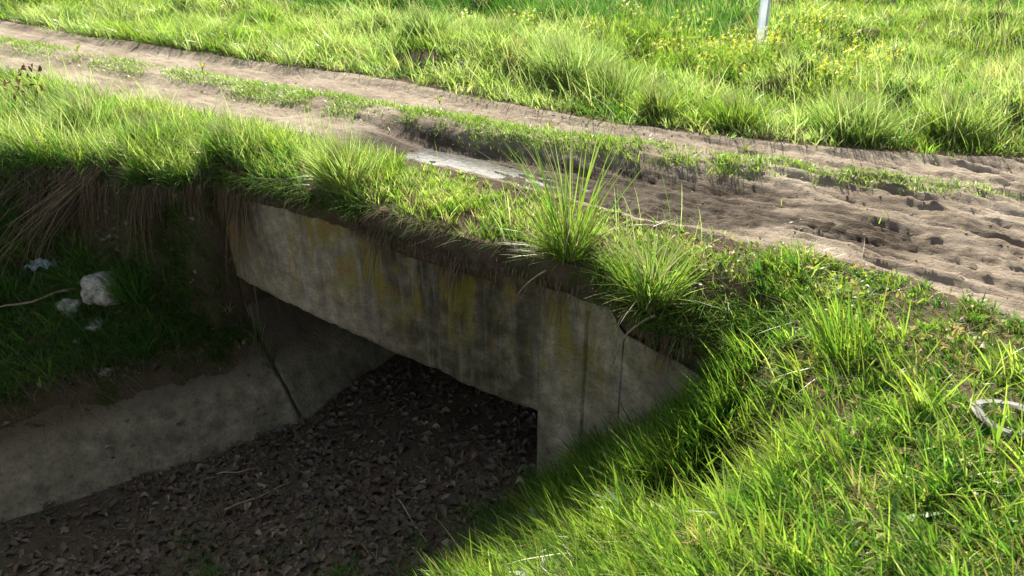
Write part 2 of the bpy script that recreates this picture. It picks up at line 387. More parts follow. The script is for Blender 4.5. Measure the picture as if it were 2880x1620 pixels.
# ------------------------------------------------------------------ culvert headwall
def col_panel(name, s_arr, zlo, zhi, tfront, thick, mat, parent, nrow=44, amp=.006, seed=1, label=None, groove=None):
    """upright concrete panel: columns along x with their own bottom and top, rough front, closed back, top and bottom"""
    n = len(s_arr); f = np.linspace(0, 1, nrow)
    Sg = np.repeat(s_arr[:, None], nrow, 1); Zg = zlo[:, None] + (zhi - zlo)[:, None] * f[None]
    dsp = amp * fbm(Sg * 5, Zg * 5, 4, seed) + amp * .6 * fbm(Sg * 22, Zg * 22, 3, seed + 4)
    edge = np.minimum(f, 1 - f)[None]; dsp = dsp + .018 * (1 - sm(0, .035, edge * np.ones_like(Sg)))
    if groove is not None:
        for (a, b, w, dpt) in groove:
            gx = a + .006 * fbm(Zg * 8, Zg * 0, 2, 7)
            dsp = dsp + dpt * np.exp(-((Sg - gx) / w) ** 2) * (Zg < b)
    Tg = (tfront(Sg) if callable(tfront) else tfront) + dsp
    F = np.stack([Sg, Tg, Zg], -1).reshape(-1, 3); B = np.stack([Sg, (tfront(Sg) if callable(tfront) else tfront + 0 * Sg) + thick, Zg], -1).reshape(-1, 3)
    q = grid_faces(n, nrow); N = n * nrow
    Qs = [q[:, ::1], q[:, ::-1] + N]
    bo = np.arange(n - 1) * nrow; Qs.append(np.stack([bo, bo + nrow, bo + nrow + N, bo + N], 1)[:, ::-1])
    tp = bo + nrow - 1; Qs.append(np.stack([tp, tp + N, tp + nrow + N, tp + nrow], 1)[:, ::-1])
    r = np.arange(nrow - 1); Qs.append(np.stack([r, r + N, r + 1 + N, r + 1], 1)[:, ::-1])
    r2 = r + (n - 1) * nrow; Qs.append(np.stack([r2, r2 + 1, r2 + 1 + N, r2 + N], 1)[:, ::-1])
    o = quads_obj(name, np.concatenate([F, B]), np.concatenate(Qs), mat, parent)
    if label: o["label"] = label
    return o
head = thing("culvert_headwall", "weathered concrete culvert headwall with yellow lichen under the track edge", "culvert headwall", (0, 0, 0))
xs = np.linspace(-3.04, 0, 260)
zhi = -.25 - .012 * np.abs(fbm(xs * 6, xs * 0, 3, 5)) - .01 * fbm(xs * 20, xs * 0, 2, 6)
zhi = np.where(xs < -2.55, zhi - .42 * (sm(-2.55, -3.06, xs)) ** 1.5, zhi)
zlo = np.interp(xs, [-3.04, -2.95, -2.8, -2.4, -1.9, -1.2, 0], [-.86, -.98, -1.04, -1.08, -1.13, -1.17, -1.22])
zlo = zlo + .022 * fbm(xs * 4, xs * 0, 3, 9) + .010 * fbm(xs * 17, xs * 0, 2, 10)
col_panel("lintel", xs, zlo, zhi, 0.0, .2, M_WALL, head, 60, .007, 1)
xp = np.linspace(0, .57, 60)
zhp = -.252 - .008 * fbm(xp * 9, xp * 0, 3, 5) - .17 * sm(.36, .58, xp) ** 2.2
col_panel("pier", xp, np.full(60, -2.3), zhp, 0.0, .22, M_WALL, head, 110, .007, 1, groove=[(.33, -.34, .006, .03)])
xw = np.linspace(.574, 1.4, 60)
zhw = np.interp(xw, [.57, .9, 1.4], [-.42, -.46, -.58]) + .012 * fbm(xw * 8, xw * 0, 3, 15)
M_WING = mat_concrete("pale_concrete", .5, (.50, .42, .28), .2, .5)
col_panel("wing_wall", xw, np.full(60, -2.2), zhw, lambda s: .0 - .12 * (s - .57), .16, M_WING, head, 90, .008, 21)
# ceiling slab and the inner side wall of the pipe opening
def box_mesh(name, x0, x1, y0, y1, z0, z1, mat, parent):
    v = np.array([(x, y, z) for x in (x0, x1) for y in (y0, y1) for z in (z0, z1)], float)
    q = np.array([(0, 1, 3, 2), (4, 6, 7, 5), (0, 4, 5, 1), (2, 3, 7, 6), (0, 2, 6, 4), (1, 5, 7, 3)])
    return quads_obj(name, v, q, mat, parent, smooth=False)
box_mesh("deck_slab", -3.3, .5, .203, 4.3, -1.04, -.75, M_WALL, head)
box_mesh("side_wall", .003, .2, .223, 4.3, -2.4, -1.043, M_LINING, head)

# sloping concrete lining on the left side of the ditch
def lining(name, t0, t1, nT, d0, d1f, label, parent=None, seed=33):
    tt = np.linspace(t0, t1, nT); f = np.linspace(0, 1, 36)
    Tg = np.repeat(tt[:, None], 36, 1); D = d0 + (d1f - d0) * f[None] + 0 * Tg
    Sg = s_left(Tg) - D; Zg = -2.3 + 1.82 * D
    nn = .022 * fbm(Tg * 2.4, D * 4, 4, seed) + .006 * fbm(Tg * 14, D * 16, 3, seed + 3)
    Sg = Sg + nn - .012 * (1 - sm(0, .02, np.minimum(Tg - t0, t1 - Tg)))
    F = np.stack([Sg, Tg, Zg], -1).reshape(-1, 3); B = F + np.array([-.10, 0, -.06])
    q = grid_faces(nT, 36); N = nT * 36
    Qs = [q, q[:, ::-1] + N]
    bo = np.arange(nT - 1) * 36; Qs.append(np.stack([bo, bo + 36, bo + 36 + N, bo + N], 1)); tp = bo + 35; Qs.append(np.stack([tp, tp + N, tp + 36 + N, tp + 36], 1))
    r = np.arange(35); Qs.append(np.stack([r, r + N, r + 1 + N, r + 1], 1)); r2 = r + (nT - 1) * 36; Qs.append(np.stack([r2, r2 + 1, r2 + 1 + N, r2 + N], 1))
    o = quads_obj(name, np.concatenate([F, B]), np.concatenate(Qs), M_LINING, parent)
    return tag(o, label, "concrete slab")
lining("lining_slab", -6.0, -.012, 260, -.15, .46, "dusty sloping concrete slab lining the ditch outside the opening")
lining("lining_slab", .012, 4.2, 140, -.15, .70, "dark sloping concrete slab inside the culvert opening under the lintel", seed=39)

# ------------------------------------------------------------------ blades
def unit(a): return np.stack([np.cos(a), np.sin(a)], -1)
def blade_mesh(P, L, W, lean_az, lean, curve, face_az, col, levels=(0, .4, .75, 1), tipcol=None, up=None):
    """n tapered, bent blades in one mesh. lean: radians from vertical; curve: extra droop"""
    n = len(P); lv = np.array(levels); k = len(lv)
    tau = lv[None, :]
    h = unit(lean_az)
    hor = L[:, None] * (np.sin(lean)[:, None] * tau + curve[:, None] * tau ** 2)
    ver = L[:, None] * (np.cos(lean)[:, None] * tau - curve[:, None] * (.25 + .75 * np.sin(lean)[:, None]) * tau ** 2.2)
    C = P[:, None, :] + np.concatenate([hor[..., None] * h[:, None, :], ver[..., None]], -1)
    sd = np.concatenate([unit(face_az), np.zeros((n, 1))], 1)
    w = W[:, None] * np.where(tau < .5, .8 + .4 * tau, 1.0 * (1 - ((tau - .5) / .5) ** 1.6)) * .5
    Lf = C[:, :-1] - sd[:, None] * w[:, :-1, None]; Rt = C[:, :-1] + sd[:, None] * w[:, :-1, None]
    V = np.concatenate([np.stack([Lf, Rt], 2).reshape(n, -1, 3), C[:, -1:]], 1)
    m = V.shape[1]; base = (np.arange(n) * m)[:, None]
    loops = []; st = []
    tmpl = []
    for i in range(k - 2): tmpl += [2 * i, 2 * i + 1, 2 * i + 3, 2 * i + 2]
    tmpl += [2 * (k - 2), 2 * (k - 2) + 1, 2 * (k - 1)]
    loops = (base + np.array(tmpl)[None]).ravel()
    ls = np.array([4 * i for i in range(k - 1)]); starts = ((np.arange(n) * len(tmpl))[:, None] + ls[None]).ravel()
    if tipcol is None: cc = np.repeat(col[:, None], m, 1)
    else:
        lvv = np.concatenate([np.repeat(lv[:-1], 2), [1]])
        cc = col[:, None] * (1 - lvv[None, :, None]) + tipcol[:, None] * lvv[None, :, None]
    return V.reshape(-1, 3), loops, starts, cc.reshape(-1, 3)
class Batch:
    def __init__(s): s.V = []; s.L = []; s.S = []; s.C = []; s.nv = 0; s.nl = 0
    def add(s, V, L, S, C):
        s.V.append(V); s.L.append(L + s.nv); s.S.append(S + s.nl); s.C.append(C); s.nv += len(V); s.nl += len(L)
    def build(s, name, mat, parent=None):
        me = mesh_np(name, np.concatenate(s.V), np.concatenate(s.L), np.concatenate(s.S), True, np.concatenate(s.C))
        return link(name, me, mat, parent)

def pick(n, cols, w=None):
    c = np.array(cols); i = rng.choice(len(c), n, p=None if w is None else np.array(w) / np.sum(w))
    return c[i] * (1 + rng.normal(0, .14, (n, 1))).clip(.55, 1.5) * (1 + rng.normal(0, .05, (n, 3)))
FRESH = [(.13, .22, .035), (.19, .28, .045), (.085, .165, .03), (.26, .33, .07)]
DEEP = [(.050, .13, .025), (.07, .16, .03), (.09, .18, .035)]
PALE = [(.38, .43, .19), (.31, .38, .14), (.47, .47, .28), (.22, .30, .09)]
YELLOW = [(.24, .30, .05), (.32, .36, .09), (.18, .26, .04)]
STRAW = [(.36, .29, .17), (.28, .22, .12), (.42, .36, .24), (.20, .15, .09)]
BROWN = [(.13, .09, .055), (.18, .13, .08), (.09, .065, .045), (.24, .18, .11)]

# left in the picture = this azimuth (wind leans the grass that way)
AZ_LEFT = YAW + math.pi
def scatter(n, box, dens):
    s = rng.uniform(box[0], box[1], n); t = rng.uniform(box[2], box[3], n)
    k = rng.random(n) < dens(s, t); s, t = s[k], t[k]
    P = np.stack([s, t, surf(s, t) - .006], 1); v = in_view(P)
    return P[v]
def tuft(P, k, rad, keep=None):
    """grow k roots round each point; returns the roots, each root's tuft index and its azimuth out of the tuft"""
    n = len(P); idx = np.repeat(np.arange(n), k); a = rng.uniform(0, 6.283, n * k); rr = rad * np.sqrt(rng.random(n * k)) * rng.uniform(.5, 1.3, n)[idx]
    q = P[idx].copy(); q[:, 0] += rr * np.cos(a); q[:, 1] += rr * np.sin(a)
    q[:, 2] = surf(q[:, 0], q[:, 1]) - .006
    bad = q[:, 2] < P[idx, 2] - .12; q[bad, 2] = P[idx, 2][bad] - .02
    return q, idx, a
def tufts(B, P, k, rad, Lt, W, colt, wind=.45, lean_m=.35, curve=.3, levels=(0, .4, .75, 1), jit=.3, wl=.55):
    if len(P) == 0: return
    q, idx, a = tuft(P, k, rad); n = len(q)
    L = np.maximum(.02, Lt[idx] * rng.uniform(.45, 1.1, n)); wa = AZ_LEFT + rng.normal(0, .5, len(P))
    az = np.where(rng.random(n) < wind, wa[idx] + rng.normal(0, .35, n), a + rng.normal(0, .4, n))
    lean = np.abs(rng.normal(lean_m, .2, n)); c = colt[idx] * rng.uniform(.75, 1.25, (n, 1))
    tip = c * np.array([1.12, 1.1, 1.0])
    B.add(*blade_mesh(q, L, W * rng.uniform(.55, 1.3, n), az, lean, np.abs(rng.normal(curve, curve * .6, n)).clip(0, 1), rng.uniform(0, 6.283, n), c, levels, tip))
def sward(B, P, Lm, Ls, W, lean_m, lean_s, col, wind=.5, curve=.35, levels=(0, .4, .75, 1), tip=None):
    n = len(P)
    if n == 0: return
    L = np.maximum(.02, Lm * (1 + Ls * rng.normal(0, 1, n)))
    az = np.where(rng.random(n) < wind, AZ_LEFT + rng.normal(0, .7, n), rng.uniform(0, 6.283, n))
    lean = np.abs(rng.normal(lean_m, lean_s, n))
    B.add(*blade_mesh(P, L, W * rng.uniform(.6, 1.35, n), az, lean, np.abs(rng.normal(curve, curve * .6, n)).clip(0, 1), rng.uniform(0, 6.283, n), col, levels, tip))

g_bank = Batch(); g_verge = Batch(); g_track = Batch(); g_field = Batch(); g_ditch = Batch(); g_roots = Batch(); g_droop = Batch()

# near bank (camera side, right of the ditch)
def clump(s, t, sc=3.0, seed=101): return fbm(s * sc, t * sc, 3, seed) * .5 + .5
def bank_d(s, t):
    hol = np.exp(-((s - 1.42) / .2) ** 2 - ((t + .72) / .36) ** 2)
    gap = sm(.57, .70, clump(s, t, 2.7, 108)) * sm(-2.2, -1.2, t)
    e = (1 - .8 * gap) * sm(.15, .62, s + .12 * np.clip(-t - 1.2, -1, 3) + .12 * fbm(s * 4, t * 4, 2, 103))
    return e * np.clip(.35 + 1.1 * sm(.3, .6, clump(s, t)), 0, 1) * (1 - .93 * hol) * (t < t_near(s) - .02) * (s > .1)
P = scatter(9500, (.1, 4.4, -3.4, .75), lambda s, t: bank_d(s, t) * np.where(t > 0, (s > 1.2) * 1., 1.) * (1 - .3 * sm(2.6, 4, s)))
def bank_cols(P):
    cn = clump(P[:, 0], P[:, 1], 2.2, 105)
    c = np.where((cn + rng.normal(0, .1, len(P)) > .56)[:, None], pick(len(P), YELLOW + FRESH), pick(len(P), FRESH + DEEP[:2]))
    k = rng.random(len(P)) < .06; c[k] = pick(k.sum(), STRAW); return c
hn = clump(P[:, 0], P[:, 1], 4.0, 107); short = sm(-1.0, -.1, P[:, 1]) * sm(1.2, 1.7, P[:, 0])
tufts(g_bank, P, 16, .028, (.07 + .15 * hn) * (1 - .55 * short) * rng.uniform(.6, 1.5, len(P)), .0078, bank_cols(P), .55, .42, .3)
P = scatter(42000, (.1, 4.4, -3.4, .75), lambda s, t: bank_d(s, t) * np.where(t > 0, (s > 1.2) * 1., 1.))
sward(g_bank, P, .05, .4, .006, .6, .35, bank_cols(P), .5, .4)
# grazed gaps with moss, straw and bare earth
# long blades sticking out of it towards the ditch
P = scatter(3600, (.15, 3.6, -3.2, -.02), lambda s, t: bank_d(s, t) * sm(.4, .6, clump(s, t, 5, 111)) * np.where(s < 1.8, 1, .35))
tufts(g_bank, P, 9, .03, rng.uniform(.18, .36, len(P)), .0092, pick(len(P), FRESH + YELLOW), .75, .4, .15, (0, .3, .6, .85, 1))
P = scatter(9000, (.15, 3.6, -3.2, -.15), lambda s, t: bank_d(s, t) * np.where(s < 1.8, 1, .45))
sward(g_bank, P, .24, .25, .0055, .45, .2, pick(len(P), FRESH + YELLOW), .8, .18)
# flattened dry stalks and thatch
P = scatter(11000, (.2, 4.2, -3.2, .6), lambda s, t: bank_d(s, t) * .8)
sward(g_bank, P + [0, 0, .03], .15, .5, .0032, 1.15, .3, pick(len(P), STRAW), .6, .15)

# verge between the brink and the track, and the left shoulder
def verge_d(s, t):
    on = np.where(t >= .04, 1., ((t > t_edge(s) - .02) & (s < -2.6)) * 1.)
    return on * (t < t_near(s) + .02) * (s < 1.5) * np.clip(.4 + 1.2 * sm(.25, .6, clump(s, t, 3.5, 121)), 0, 1) * (1 - .5 * sm(t_near(s) - .18, t_near(s), t))
def verge_len(s, t):
    l = np.interp(s, [-9, -5, -4, -2.8, -2.3, -1.7, -1.2, .0, 1.4], [.22, .26, .24, .22, .20, .22, .10, .085, .075])
    return l * (.45 + 1.1 * clump(s, t, 2.6, 123)) * (1 - .62 * sm(t_near(s) - .45, t_near(s) + .02, t))
P = scatter(26000, (-9.5, 1.5, -3.5, .95), verge_d)
ln = verge_len(P[:, 0], P[:, 1]); cn = clump(P[:, 0], P[:, 1], 1.6, 125) + rng.normal(0, .08, len(P))
colv = np.where((cn > .56)[:, None], pick(len(P), PALE[:3] + YELLOW), np.where((P[:, 0] > -2.0)[:, None], pick(len(P), YELLOW + FRESH), pick(len(P), FRESH + DEEP + PALE[3:])))
r_ = rng.random(len(P)) < .12; colv[r_] = pick(r_.sum(), PALE[:1] + STRAW[:3])
tufts(g_verge, P, 11, .03, ln * rng.uniform(.7, 1.35, len(P)), .0058, colv, .35, .28, .26)
# feathery pale stalks
P = scatter(14000, (-7.5, 1.0, -2.5, .8), lambda s, t: verge_d(s, t) * sm(.45, .65, clump(s, t, 1.4, 127)) * np.where(s > -1.2, .15, 1))
sward(g_verge, P, .34, .25, .0042, .25, .15, pick(len(P), PALE), .45, .12)
# grass tumbling over the brink
s = rng.uniform(-3.0, .6, 9000); t = rng.uniform(.02, .12, 9000)
P = np.stack([s, t, upper(s, np.maximum(t, 0)) - .015 - .02 * rng.random(9000)], 1)
dr = np.clip(.15 + .6 * fbm(s * 2.5, s * 0, 3, 129), .02, .6); k = rng.random(9000) < dr; P = P[k]; n = len(P)
g_droop.add(*blade_mesh(P, .11 * (1 + .3 * rng.normal(0, 1, n)).clip(.3, 2), np.full(n, .005), -np.pi / 2 + rng.normal(0, .6, n), rng.uniform(.5, 1.2, n), rng.uniform(.25, .8, n), rng.uniform(0, 6.28, n), pick(n, DEEP + BROWN)))

s = rng.uniform(.35, 1.5, 260); t = rng.uniform(-.05, .14, 260)
P = np.stack([s, t, upper(s, np.maximum(t, 0)) - .02 - .12 * rng.random(260) * (t < .02)], 1)
g_droop.add(*blade_mesh(*(lambda q: (q, .16 * rng.uniform(.4, 1.2, len(q)), np.full(len(q), .0055), -np.pi / 2 + rng.normal(0, 1.0, len(q)), rng.uniform(.2, 1.0, len(q)), rng.uniform(.2, .8, len(q)), rng.uniform(0, 6.28, len(q)), pick(len(q), FRESH + DEEP)))(np.repeat(P, 9, 0) + rng.normal(0, .018, (2340, 3)))))
s = rng.uniform(-3.0, -1.3, 260); P = np.stack([s, 0 * s + .01, upper(s, 0 * s) - .03 - .08 * rng.random(260)], 1); q_ = np.repeat(P, 10, 0) + rng.normal(0, .015, (2600, 3)); n = 2600
g_droop.add(*blade_mesh(q_, .14 * rng.uniform(.4, 1.2, n), np.full(n, .0055), -np.pi / 2 + rng.normal(0, .9, n), rng.uniform(.3, 1.1, n), rng.uniform(.2, .8, n), rng.uniform(0, 6.28, n), pick(n, DEEP + FRESH[:2] + BROWN[:1])))
n = 3600; s = rng.uniform(-3.5, -2.8, n); e_ = rng.uniform(-.26, .0, n); t = np.minimum(t_edge(s) + e_, -.03); P = np.stack([s, t, lower(s, t) - .01], 1)
g_droop.add(*blade_mesh(P, .15 * rng.uniform(.4, 1.5, n), np.full(n, .0055), -np.pi / 2 + rng.normal(0, .9, n), rng.uniform(.1, .9, n), rng.uniform(.1, .7, n), rng.uniform(0, 6.28, n), pick(n, DEEP + DEEP + FRESH[:2] + BROWN[:1])))
# strip between the ruts and scattered bits on the track
def strip_d(s, t):
    w = strip_w(s)
    a = np.exp(-((t - t_mid(s)) / np.maximum(w, .01)) ** 4) * (w > .02)
    return np.clip(a * (.16 + 1.5 * sm(.32, .56, clump(s, t, 3.2, 131))), 0, 1)
P = scatter(150000, (-10, 3.2, 1.1, 2.9), lambda s, t: strip_d(s, t) * np.where(s < -4.5, .6, 1))
fr = clump(P[:, 0], P[:, 1], 2, 133)
sward(g_track, P, .03 + .04 * fr, .35, .006, .5, .3, np.where((fr > .5)[:, None], pick(len(P), YELLOW + FRESH), pick(len(P), FRESH + PALE)), .3, .3)
P = scatter(60000, (-10, 4.5, .4, 4.2), lambda s, t: .06 * (t > t_near(s)) * (t < t_far(s)) * sm(.55, .75, clump(s, t, 2.4, 135)) + .7 * np.exp(-((t - t_far(s)) / .1) ** 2) * sm(.4, .6, clump(s, t, 3, 136)) + .5 * np.exp(-((t - t_near(s)) / .07) ** 2) * sm(.4, .6, clump(s, t, 3, 137)))
sward(g_track, P, .045, .4, .0055, .5, .3, pick(len(P), FRESH + YELLOW), .3, .3)

# field beyond the track
def field_d(s, t): return sm(t_far(s) - .04, t_far(s) + .18, t) * (1 - .93 * np.exp(-(((s + 3.35) / .5) ** 2 + ((t - 3.16) / .15) ** 2) ** 2))
lvf = (0, .5, 1)
P = scatter(34000, (-16, 9, 2.4, 11), lambda s, t: field_d(s, t) * np.interp(t, [2.5, 4.5, 7, 11], [1, .75, .55, .4]) * (.45 + .55 * sm(.25, .55, clump(s, t, 1.8, 141))))
def field_cols(P, crop):
    s, t = P[:, 0], P[:, 1]; c1_ = clump(s, t, .9, 143) + rng.normal(0, .1, len(P)); c2_ = clump(s, t, 2.6, 145)
    c = np.where((c1_ > .42)[:, None], pick(len(P), PALE + PALE[:3] + YELLOW[1:2] + [(.29, .37, .12)]), pick(len(P), FRESH[:2] + YELLOW + PALE[3:]))
    k = c2_ < .36; c[k] = pick(k.sum(), DEEP + FRESH)
    k = rng.random(len(P)) < crop; c[k] = pick(k.sum(), DEEP)
    k = rng.random(len(P)) < .05 + .16 * sm(.45, .7, clump(s, t, .7, 149)) * sm(-1, 3, s); c[k] = pick(k.sum(), STRAW + [(.34, .26, .22)])
    return c
def crop_of(P):
    s, t = P[:, 0], P[:, 1]; return sm(5.9, 6.4, t - .12 * (s + 3) + .3 * fbm(s * .8, t * .8, 2, 147)) * (1 - sm(-1.2, .2, s + .35 * (t - 6)))
crop = crop_of(P); s, t = P[:, 0], P[:, 1]; c2_ = clump(s, t, 2.6, 145)
lf = (.10 + .26 * c2_) * np.where(s < -4.6, 1.15, np.interp(t - t_far(s), [0, .4, 1.2], [.4, .8, 1.0]))
lf = np.where(crop > .5, .36, lf) * rng.uniform(.7, 1.3, len(P))
tufts(g_field, P, 15, .07, lf, .0095, field_cols(P, crop), .3, .34, .3, lvf)
P = scatter(150000, (-16, 9, 2.4, 11), lambda s, t: field_d(s, t)); crop = crop_of(P)
sward(g_field, P, .13, .4, .011, .4, .3, field_cols(P, crop), .3, .3, lvf)
P = scatter(16000, (-14, 9, 2.6, 9), lambda s, t: field_d(s, t) * sm(.42, .62, clump(s, t, 1.1, 143)))
sward(g_field, P, .42, .25, .0065, .3, .18, pick(len(P), PALE + STRAW[2:3]), .6, .2)
# grass further out and to the horizon, thin
P = scatter(150000, (-30, 16, 10.5, 30), lambda s, t: .6 + 0 * s)
sward(g_field, P, .32, .3, .03, .3, .2, pick(len(P), DEEP + FRESH), .3, .25, lvf)

# shaded ditch slope on the left: sparse tufts, more towards the left edge
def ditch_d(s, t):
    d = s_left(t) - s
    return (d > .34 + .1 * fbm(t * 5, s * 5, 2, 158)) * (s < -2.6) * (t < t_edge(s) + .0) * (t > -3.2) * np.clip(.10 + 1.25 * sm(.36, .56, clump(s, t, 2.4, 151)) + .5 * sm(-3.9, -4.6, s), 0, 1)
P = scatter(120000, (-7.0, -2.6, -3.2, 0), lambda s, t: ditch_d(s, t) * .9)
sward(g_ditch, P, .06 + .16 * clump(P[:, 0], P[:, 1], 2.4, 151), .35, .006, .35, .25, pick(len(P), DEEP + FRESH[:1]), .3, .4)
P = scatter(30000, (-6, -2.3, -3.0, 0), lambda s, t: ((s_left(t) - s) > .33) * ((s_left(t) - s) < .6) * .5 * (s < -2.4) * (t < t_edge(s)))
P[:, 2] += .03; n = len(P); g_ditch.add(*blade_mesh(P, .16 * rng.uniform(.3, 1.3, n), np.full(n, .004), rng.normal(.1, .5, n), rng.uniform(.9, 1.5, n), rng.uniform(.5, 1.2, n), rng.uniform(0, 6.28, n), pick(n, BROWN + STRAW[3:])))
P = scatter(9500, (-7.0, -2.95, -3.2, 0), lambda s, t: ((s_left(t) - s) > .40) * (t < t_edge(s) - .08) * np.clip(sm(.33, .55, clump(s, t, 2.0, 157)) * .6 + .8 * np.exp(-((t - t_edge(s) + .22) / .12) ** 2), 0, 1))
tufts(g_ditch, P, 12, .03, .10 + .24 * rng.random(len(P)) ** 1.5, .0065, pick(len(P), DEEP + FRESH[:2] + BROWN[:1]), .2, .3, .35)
P = scatter(1500, (.5, 1.35, -.75, -.05), lambda s, t: 1 + 0 * s)
tufts(g_bank, P, 8, .03, rng.uniform(.16, .36, len(P)), .0085, pick(len(P), FRESH + DEEP + YELLOW[:1]), .6, .3, .2, (0, .3, .6, .85, 1))
for (a, b, m) in ((-.62, -1.32, 26), (-1.55, -1.62, 22), (-.35, -.95, 10), (-1.9, -1.5, 8)):
    P = np.array([[a, b, 0]]) + rng.normal(0, .09, (m, 3)) * [1, 1, 0]; P[:, 2] = lower(P[:, 0], P[:, 1])
    tufts(g_ditch, P, 12, .03, .05 + .10 * rng.random(m), .006, pick(m, DEEP + FRESH[:1]), .2, .45, .35)
# right foot of the ditch: sparse shaded blades around the pier
P = scatter(30000, (-.25, .9, -2.4, -.02), lambda s, t: .55 * sm(.45, .7, clump(s, t, 3.2, 153)) + .7 * np.exp(-((s - .65) / .2) ** 2 - ((t + .15) / .2) ** 2))
sward(g_ditch, P, .13, .4, .0045, .4, .25, pick(len(P), DEEP + FRESH), .3, .3)
P = scatter(14000, (-1.3, -.1, -2.4, -.6), lambda s, t: .5 * sm(.60, .75, clump(s, t, 2.6, 155)))
sward(g_ditch, P, .07, .4, .005, .5, .25, pick(len(P), DEEP), .3, .3)

# dead roots and straw hanging over the concrete and the soil face
def hang(n, s0, s1, L, zoff=-.05, t_of=None, dens=None, cols=BROWN, out=.35, azs=.5, w=.0035, azc=-np.pi / 2):
    s = rng.uniform(s0, s1, n)
    if dens is not None: s = s[rng.random(n) < dens(s)]
    n = len(s)
    t = (t_of(s) if t_of else 0 * s) - .02 - .05 * rng.random(n)
    z = upper(s, 0 * s) + zoff - .10 * rng.random(n)
    L = L * (.35 + 1.5 * sm(.3, .75, vnoise(s * 5, s * 0, 165)) * vnoise(s * 17, s * 0, 166) * 1.6)
    P = np.stack([s, t, z], 1); Ls = L * rng.uniform(.3, 1.25, n)
    # straight-ish strands pointing outwards then down
    lv = np.array([0, .35, .7, 1.0]); az = azc + rng.normal(0, azs, n); h = unit(az)
    hor = Ls[:, None] * out * rng.uniform(.3, 1.1, n)[:, None] * (1 - (1 - lv[None]) ** 1.8)
    ver = -Ls[:, None] * lv[None] ** 1.15 + .02 * rng.normal(0, 1, (n, 4)) * lv[None]
    C = P[:, None] + np.concatenate([hor[..., None] * h[:, None], ver[..., None]], -1)
    side = np.zeros((n, 3)); side[:, :2] = unit(rng.uniform(-.6, .6, n)); wd = (w * np.array([1, .9, .7]))[None, :, None]
    Lf = C[:, :-1] - side[:, None] * wd / 2; Rt = C[:, :-1] + side[:, None] * wd / 2
    V = np.concatenate([np.stack([Lf, Rt], 2).reshape(n, -1, 3), C[:, -1:]], 1)
    tm = np.array([0, 1, 3, 2, 2, 3, 5, 4, 4, 5, 6]); loops = ((np.arange(n) * 7)[:, None] + tm).ravel()
    st = ((np.arange(n) * 11)[:, None] + np.array([0, 4, 8])).ravel()
    g_roots.add(V.reshape(-1, 3), loops, st, np.repeat(pick(n, cols)[:, None], 7, 1).reshape(-1, 3))
hang(1000, -3.0, .5, .11, dens=lambda s: np.clip(.45 + fbm(s * 3, s * 0, 3, 161), .1, 1))
hang(1500, -1.5, .2, .14, zoff=-.10, dens=lambda s: np.clip(.6 + fbm(s * 4, s * 0, 3, 162), .1, 1), out=.5)
hang(1400, -3.4, -2.85, .6, t_of=lambda s: -.17 + 0 * s, dens=lambda s: .4 + .6 * np.exp(-((s + 3.02) / .15) ** 2), out=.2, azs=.9, cols=BROWN + STRAW[1:2], zoff=-.03)
hang(1900, -3.15, -2.5, .75, dens=lambda s: np.exp(-((s + 2.85) / .2) ** 2), out=.22, azs=.9, cols=BROWN + STRAW[1:2])
hang(2600, -4.6, -2.9, .26, t_of=lambda s: t_edge(s) - .08, dens=lambda s: np.clip(.5 + fbm(s * 2.5, s * 0, 3, 163), .1, 1), cols=BROWN)
hang(1300, -5.2, -3.7, .8, t_of=lambda s: t_edge(s) + .02, azc=YAW + np.pi + .25, out=1.0, azs=.35, cols=BROWN + STRAW[:2], w=.005, zoff=.0)
hang(220, .62, 1.0, .15, out=.4, cols=BROWN + STRAW[1:2], zoff=-.08)

for B, nm, m, lab in ((g_bank, "bank_grass", M_GRASS, "bright backlit grass covering the near bank"), (g_verge, "verge_grass", M_GRASS, "feathery grass along the brink above the headwall"),
                      (g_track, "track_grass", M_GRASS, "low grass strip growing between the wheel ruts"), (g_field, "field_grass", M_GRASS, "tall rough meadow grass beyond the track"),
                      (g_ditch, "ditch_grass", M_GRASS, "dark shaded grass on the ditch slopes"), (g_droop, "drooping_grass", M_DROOP, "dull green grass drooping over the lip of the brink"), (g_roots, "hanging_roots", M_DRY, "brown dead roots and straw hanging over the brink")):
    tag(B.build(nm, m), lab, "roots" if nm == "hanging_roots" else "grass", kind="stuff")

